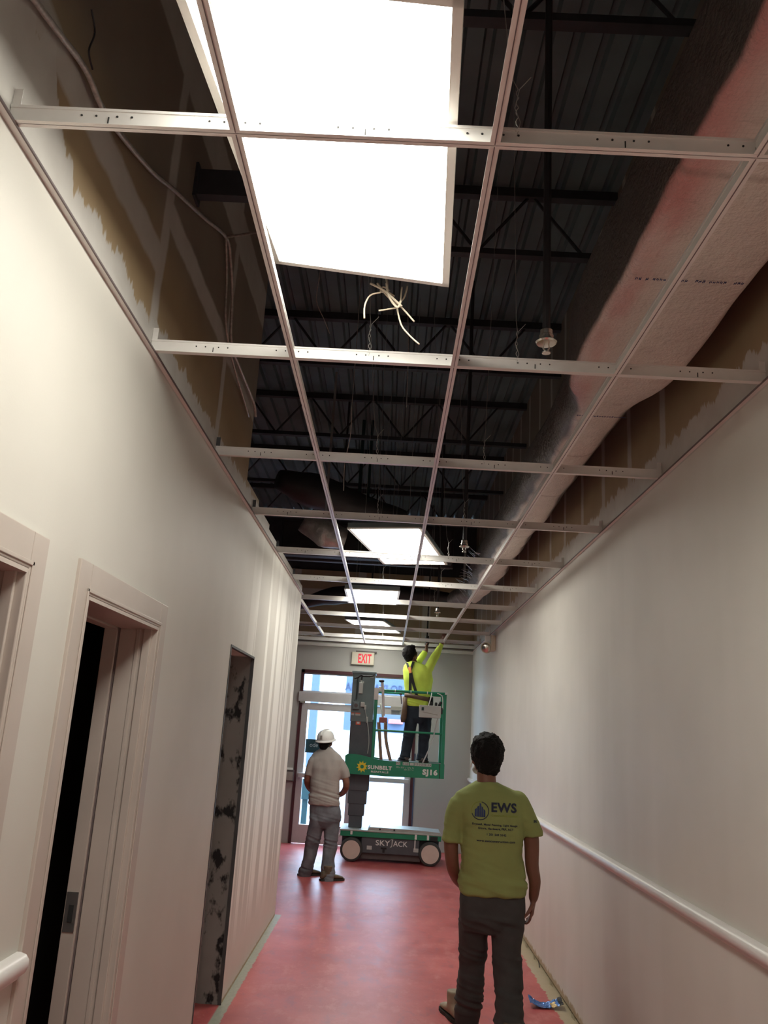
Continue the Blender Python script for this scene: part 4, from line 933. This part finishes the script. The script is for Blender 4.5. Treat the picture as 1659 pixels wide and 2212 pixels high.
# --- the man in the white hard hat
Y = 10.85; g = lambda x, y, dy=0: at(x, y, Y+dy); k = pxm(Y)
root = empty('person', (-.75, 10.85, 0)); tag(root, 'person in white hard hat, grey t-shirt and faded jeans standing left of the lift', 'person')
hc = g(704, 1601, .01); hm = Matrix.Rotation(-.35, 3, 'Z') @ Matrix.Rotation(.20, 3, 'X')
mb = MB(); head(mb, hc, hm, 1.0); limb(mb, [hc+V((0, -.02, -.05)), g(705, 1617), g(705, 1630)], [.056, .060, .08])
mb.loft([body_ring(705, 1628, 18, .07, Y), body_ring(705, 1645, 28, .085, Y), body_ring(702, 1690, 27, .09, Y), body_ring(701, 1750, 28, .10, Y)])
limb(mb, [g(674, 1645), g(667, 1668), g(664, 1690, .03), g(672, 1706, .20), g(690, 1712, .28)], [.05, .046, .042, .034, .028])
limb(mb, [g(735, 1648), g(744, 1672), g(748, 1697), g(741, 1712, .14), g(731, 1718, .24)], [.05, .047, .042, .036, .028])
hand(mb, g(730, 1718, .25), (-.85, .3, -.1), (0, -.7, -.6), .95, .5, -1); hand(mb, g(692, 1713, .29), (.9, .2, 0), (0, -.7, -.6), .95, .5, 1)
limb(mb, [g(688, 1750), g(674, 1825), g(661, 1892, .1)], [.07, .05, .04]); limb(mb, [g(714, 1750), g(712, 1830), g(709, 1900, -.1)], [.07, .05, .04])
solid('body', mb, 'skin', root, .007, 2); eyes(root, hc, hm)
hair(root, hc, hm, 1.0)
# hard hat with brim
T = lambda p: hc + hm @ V(p)
ha = MB(); rings = []
for q, r in ((-.004, 1.0), (.02, 1.0), (.05, .96), (.08, .84), (.105, .62), (.118, .36), (.122, .08)):
    rings.append([T((.108*r*math.cos(i*math.pi/16), -.008+.126*r*math.sin(i*math.pi/16), .022+q)) for i in range(32)])
ha.loft(rings); hat = ha.build('hard_hat', 'white', root, 50)
rb = MB(); rb.loft([[T((rx*math.cos(i*math.pi/16), -.004+ry*math.sin(i*math.pi/16), z)) for i in range(32)] for rx, ry, z in ((.104, .122, .020), (.126, .148, .006), (.128, .150, .012), (.104, .122, .034))], cap=False, closed=True); rb.build('brim', 'white', hat, 40)
mb = MB()
for sx in (-.02, .02): mb.tube(smooth_path([T((sx, -.128, .035)), T((sx, -.117, .085)), T((sx*.8, -.085, .125)), T((sx*.6, 0, .149)), T((sx*.8, .08, .125))]), .006, 6)
mb.build('ridge', 'white', hat, True)
mb = MB(); mb.prism([T((-.022, -.137, .045)), T((.008, -.137, .045)), T((.006, -.124, .092)), T((-.020, -.124, .092))], hm @ V((0, .012, 0))); mb.build('sticker', 'greybox', hat)
mb = MB(); mb.prism([T((.060, -.112, .05)), T((.082, -.088, .05)), T((.074, -.080, .085)), T((.054, -.102, .085))], hm @ V((0, .010, 0))); mb.build('sticker', 'extletter', hat)
mb = MB(); mb.prism([T((-.070, -.104, .05)), T((-.052, -.118, .05)), T((-.047, -.106, .085)), T((-.062, -.094, .085))], hm @ V((0, .010, 0))); mb.build('sticker', 'ltgrey', hat)
mb = MB(); yw = -.12
mb.loft([body_ring(cx, cy, hw, b, Y, 0, yw, e) for cx, cy, hw, b, e in ((706, 1613, 12, .066, 2), (706, 1617, 14, .070, 2), (706, 1622, 21, .078, 2), (706, 1629, 30, .090, 2.2), (706, 1640, 35, .105, 2.4), (704, 1660, 35, .120, 2.4), (702, 1685, 32, .122, 2.4), (701, 1705, 31, .125, 2.4), (700, 1725, 33, .130, 2.4), (700, 1739, 34, .132, 2.4))])
limb(mb, [g(676, 1645), g(671, 1660), g(668, 1676)], [.066, .062, .058], ends=False); limb(mb, [g(733, 1648), g(741, 1662), g(746, 1680, .02)], [.070, .068, .064], ends=False)
mb.ball(g(678, 1644), .066); mb.ball(g(732, 1648), .068)
solid('shirt', mb, 'greyshirt', root, .009, 4, folds(((.95, .07, 1), (.88, .05, .8), (1.1, .07, .4)), .011, .005))
mb = MB()
mb.loft([body_ring(701, 1735, 32, .115, Y, 0, yw), body_ring(702, 1750, 34, .125, Y, 0, yw), body_ring(702, 1772, 34, .12, Y, 0, yw), body_ring(701, 1788, 27, .09, Y, 0, yw)])
mb.loft([body_ring(x, y, hw, hw*k*1.08, Y, dy, 0, 2.1) for x, y, hw, dy in ((686, 1760, 17, 0), (683, 1785, 16.5, .0), (678, 1806, 15.5, .02), (673, 1828, 14.5, .04), (667, 1855, 13.5, .05), (661, 1880, 14, .08), (657, 1893, 14.5, .1), (656, 1899, 14, .12))])
mb.loft([body_ring(x, y, hw, hw*k*1.08, Y, dy, 0, 2.1) for x, y, hw, dy in ((717, 1760, 17, 0), (717, 1785, 17, 0), (715, 1806, 15.5, -.02), (713, 1828, 14.5, -.04), (710, 1855, 13.5, -.07), (708, 1880, 14, -.1), (707, 1895, 14, -.12), (707, 1904, 13.5, -.14))])
solid('jeans', mb, 'jeans', root, .009, 3, folds(((.1, .07, 1), (.42, .07, .8), (.70, .05, .6)), .010, .006))
boot(root, (-.905, 10.96, 0), (.8, .5)); boot(root, (-.615, 10.70, 0), (.8, .42))

# --- the worker on the platform
Y = 12.6; g = lambda x, y, dy=0: at(x, y, Y+dy); k = pxm(Y)
root = empty('person', (.42, 12.6, 1.355)); tag(root, 'person in lime long sleeves and suspenders on the lift platform reaching up to the grid', 'person')
hc = g(888, 1413, .02); hm = Matrix.Rotation(-.95, 3, 'Z') @ Matrix.Rotation(.45, 3, 'X')
mb = MB(); head(mb, hc, hm, 1.0); limb(mb, [hc+V((-.01, -.02, -.04)), g(892, 1430), g(897, 1445)], [.056, .060, .08])
mb.loft([body_ring(898, 1440, 20, .07, Y), body_ring(903, 1460, 24, .085, Y), body_ring(903, 1500, 24, .09, Y), body_ring(903, 1540, 25, .10, Y)])
limb(mb, [g(925, 1446), g(940, 1418, .05), g(951, 1396, .06), g(957, 1385, .06)], [.052, .046, .038, .030])
limb(mb, [g(880, 1446, .05), g(897, 1434, .28), g(914, 1418, .38), g(921, 1404, .38)], [.05, .045, .040, .030])
hand(mb, g(956, 1386, .06), (.12, .02, 1), (.6, .5, 0), .95, .7, 1); hand(mb, g(921, 1403, .38), (.15, -.05, 1), (.7, -.4, 0), .95, .7, -1)
limb(mb, [g(891, 1535), g(879, 1600), g(873, 1636)], [.07, .05, .04]); limb(mb, [g(916, 1535), g(914, 1600), g(913, 1640)], [.07, .05, .04])
solid('body', mb, 'skin', root, .007, 2); eyes(root, hc, hm); hair(root, hc, hm, 1.10, lift=.014)
mb = MB()
mb.loft([body_ring(cx, cy, hw, b, Y, 0, 0, e) for cx, cy, hw, b, e in ((893, 1429, 10, .062, 2), (895, 1433, 17, .075, 2), (899, 1439, 26, .090, 2.2), (902, 1449, 31, .105, 2.4), (903, 1466, 32, .118, 2.4), (903, 1485, 29.5, .120, 2.4), (902, 1502, 27, .120, 2.4), (901, 1516, 27, .124, 2.4), (901, 1527, 24, .118, 2.4))])
limb(mb, [g(922, 1450), g(933, 1431, .03), g(942, 1414, .05), g(950, 1398, .06), g(954, 1391, .06)], [.078, .070, .056, .043, .039], ends=False)
limb(mb, [g(884, 1447, .04), g(898, 1435, .27), g(910, 1421, .36), g(918, 1408, .38)], [.070, .062, .054, .044], ends=False)
mb.ball(g(921, 1449), .078); mb.ball(g(882, 1447), .068)
lz = at(900, 1520, Y).z
sh = solid('shirt', mb, 'lime', root, .008, 3, folds(((lz+.02, .05, 1), (lz+.9, .25, .3)), .009, .005)); bv = bvh_of(sh)
def strap(name, m, pts, w_, off=.006):          # a band lying on the back of the shirt
    P_ = smooth_path([V((p.x, p.y, p.z)) for p in pts], 6); vs, fs = [], []
    for i, p in enumerate(P_):
        d = (P_[min(i+1, len(P_)-1)]-P_[max(i-1, 0)]); d.y = 0; d.normalize(); s = V((-d.z, 0, d.x))*-1
        for q in (-.5, 0, .5): vs.append((p.x+s.x*w_*q, p.z+s.z*w_*q))
    for i in range(len(P_)-1):
        for j2 in (0, 1): fs.append((3*i+j2, 3*i+j2+1, 3*i+j2+4, 3*i+j2+3))
    me_o = stick_on(vs, fs, name, m, root, bv, (0, Y-.1, 0), off); s_ = me_o.modifiers.new('t', 'SOLIDIFY'); s_.thickness = .005; s_.offset = 0
strap('suspender', 'black', [g(879, 1432), g(881, 1440), g(884, 1448), g(886, 1452)], .030); strap('suspender', 'black', [g(893, 1430), g(890, 1439), g(887, 1447), g(886, 1453)], .036)
strap('suspender', 'black', [g(886, 1453), g(886, 1470), g(885.5, 1490), g(885.5, 1503)], .040); strap('suspender', 'black', [g(887, 1453), g(891, 1472), g(896, 1490), g(899, 1503)], .042)
strap('suspender_patch', 'orange', [g(884.5, 1442), g(885, 1448), g(886, 1455)], .040, .014)
b0 = g(902, 1507); rings = []
for dz, a_, b_ in ((-.030, .190, .128), (-.030, .200, .140), (.030, .198, .138), (.030, .188, .126)): rings.append(ring(b0+V((0, 0, dz)), a_, b_, 0, 32, 2.4, (-.14, 0)))
MB().loft(rings, cap=False, closed=True).build('tool_belt', 'belt', root, True)
mb = MB(); c = g(874, 1532, -.02); mb.loft([ring(c+V((0, 0, .17)), .038, .09), ring(c, .045, .10), ring(c+V((-.01, 0, -.13)), .048, .10), ring(c+V((-.015, 0, -.19)), .030, .07)]); mb.build('tool_pouch', 'belt', root, True)
mb = MB(); c = g(930, 1518, -.02); mb.loft([ring(c+V((0, 0, .08)), .035, .08), ring(c, .04, .09), ring(c+V((0, 0, -.10)), .03, .07)]); mb.build('tool_pouch', 'hair', root, True)
mb = MB(); c = g(872, 1518, -.08); mb.cyl(c+V((-.03, -.02, -.02)), c+V((-.05, -.02, .12)), .008, 6); mb.box(c+V((-.07, -.03, .11)), c+V((-.03, -.01, .135))); mb.build('hammer', 'trim_dark', root)
mb = MB()
mb.loft([body_ring(902, 1518, 24, .11, Y), body_ring(903, 1532, 29, .12, Y), body_ring(904, 1552, 29, .115, Y), body_ring(903, 1562, 22, .09, Y)])
mb.loft([body_ring(x, y, hw, hw*k*1.1, Y, 0, 0, 2.1) for x, y, hw in ((890, 1545, 14, ), (887, 1565, 13.5), (884, 1585, 12.5), (880, 1605, 11.5), (876, 1625, 10.5), (874, 1640, 11.5))])
mb.loft([body_ring(x, y, hw, hw*k*1.1, Y, 0, 0, 2.1) for x, y, hw in ((918, 1545, 14), (918, 1565, 13.5), (917, 1585, 12.5), (915, 1605, 11.5), (913, 1625, 10.8), (911, 1642, 12))])
solid('jeans', mb, 'navy', root, .009, 3, folds(((1.42, .05, 1), (1.75, .06, .7)), .010, .005))
boot(root, (.285, 12.6, 1.357), (-.35, 1), 'trim_dark'); boot(root, (.545, 12.6, 1.357), (.3, 1), 'trim_dark')
# things held up to the grid
c = g(922, 1392, .36); t = empty('cordless_driver', c); tag(t, 'dark driver held up in the left hand of the worker on the lift', 'tool')
MB().cyl(c+V((0, 0, -.01)), c+V((0, 0, .13)), .030, 14).build('body', 'black', t, 40); MB().cyl(c+V((0, 0, .12)), c+V((0, 0, .17)), .018, 12, .010).build('chuck', 'pipe', t, 40); MB().box(c+V((-.02, -.02, .05)), c+V((.12, .02, .095)), .012).build('handle', 'black', t)
b = V((c.x, c.y, c.z+.17)); tag(MB().cyl(b, (b.x+.01, b.y, DECK), .012, 10).build('hanger_rod', 'black', None, origin=b), 'black straight rod above the raised left hand of the worker', 'rod')
# ---------------------------------------------------------------- crumpled wrapper on the floor
c = at(1180, 2178, 6.35); cz = .0
bm = bmesh.new(); nx, ny = 26, 14; gr = []
for i in range(nx+1):
    row = []
    for j2 in range(ny+1):
        u, v = i/nx, j2/ny; x = c.x-.115+.23*u; y = 6.33+.10*v; z = .006+.050*(1-math.sin(math.pi*u))**1.1*(.6+.4*v)+.016*abs(noise.noise(V((u*7, v*4, 3))))+.006*abs(noise.noise(V((u*22, v*12, 1))))
        row.append(bm.verts.new((x+.006*noise.noise(V((u*9, v*9, 9))), y+.03*math.sin(u*3)*v, z)))
    gr.append(row)
for i in range(nx):
    for j2 in range(ny): f = bm.faces.new((gr[i][j2], gr[i+1][j2], gr[i+1][j2+1], gr[i][j2+1])); f.material_index = 1 if (.62 < i/nx < .78 and j2 < 10) else (2 if i/nx > .88 else 0)
me = bpy.data.meshes.new('snack_wrapper'); bm.to_mesh(me); bm.free()
t = link('snack_wrapper', me, ['wrapper', 'wrapyel', 'blackduct'], None, False, (c.x, 6.35, 0)); s_ = t.modifiers.new('t', 'SOLIDIFY'); s_.thickness = .0015; s_.offset = 1
tag(t, 'crumpled blue snack wrapper on the red floor near the right wall', 'wrapper')
# splinters and torn paint left in the gap at the foot of the right wall
random.seed(5)
for i in range(12):
    y = 4.4+i*.36+random.uniform(-.12, .12); x = XR-.004; mb = MB()
    for q in range(4): a = V((x-random.uniform(0, .012), y+random.uniform(-.03, .03), 0)); mb.prism([a, a+V((0, .008, 0)), a+V((-.006, .004+random.uniform(-.02, .02), random.uniform(.03, .085)))], (-.0015, 0, 0))
    tag(mb.build('paint_scrap', 'extletter' if i % 4 == 0 else 'rope', None, origin=(x, y, 0)), 'ragged scrap sticking up at the foot of the right wall', 'scrap', 'ragged scraps along the foot of the right wall')
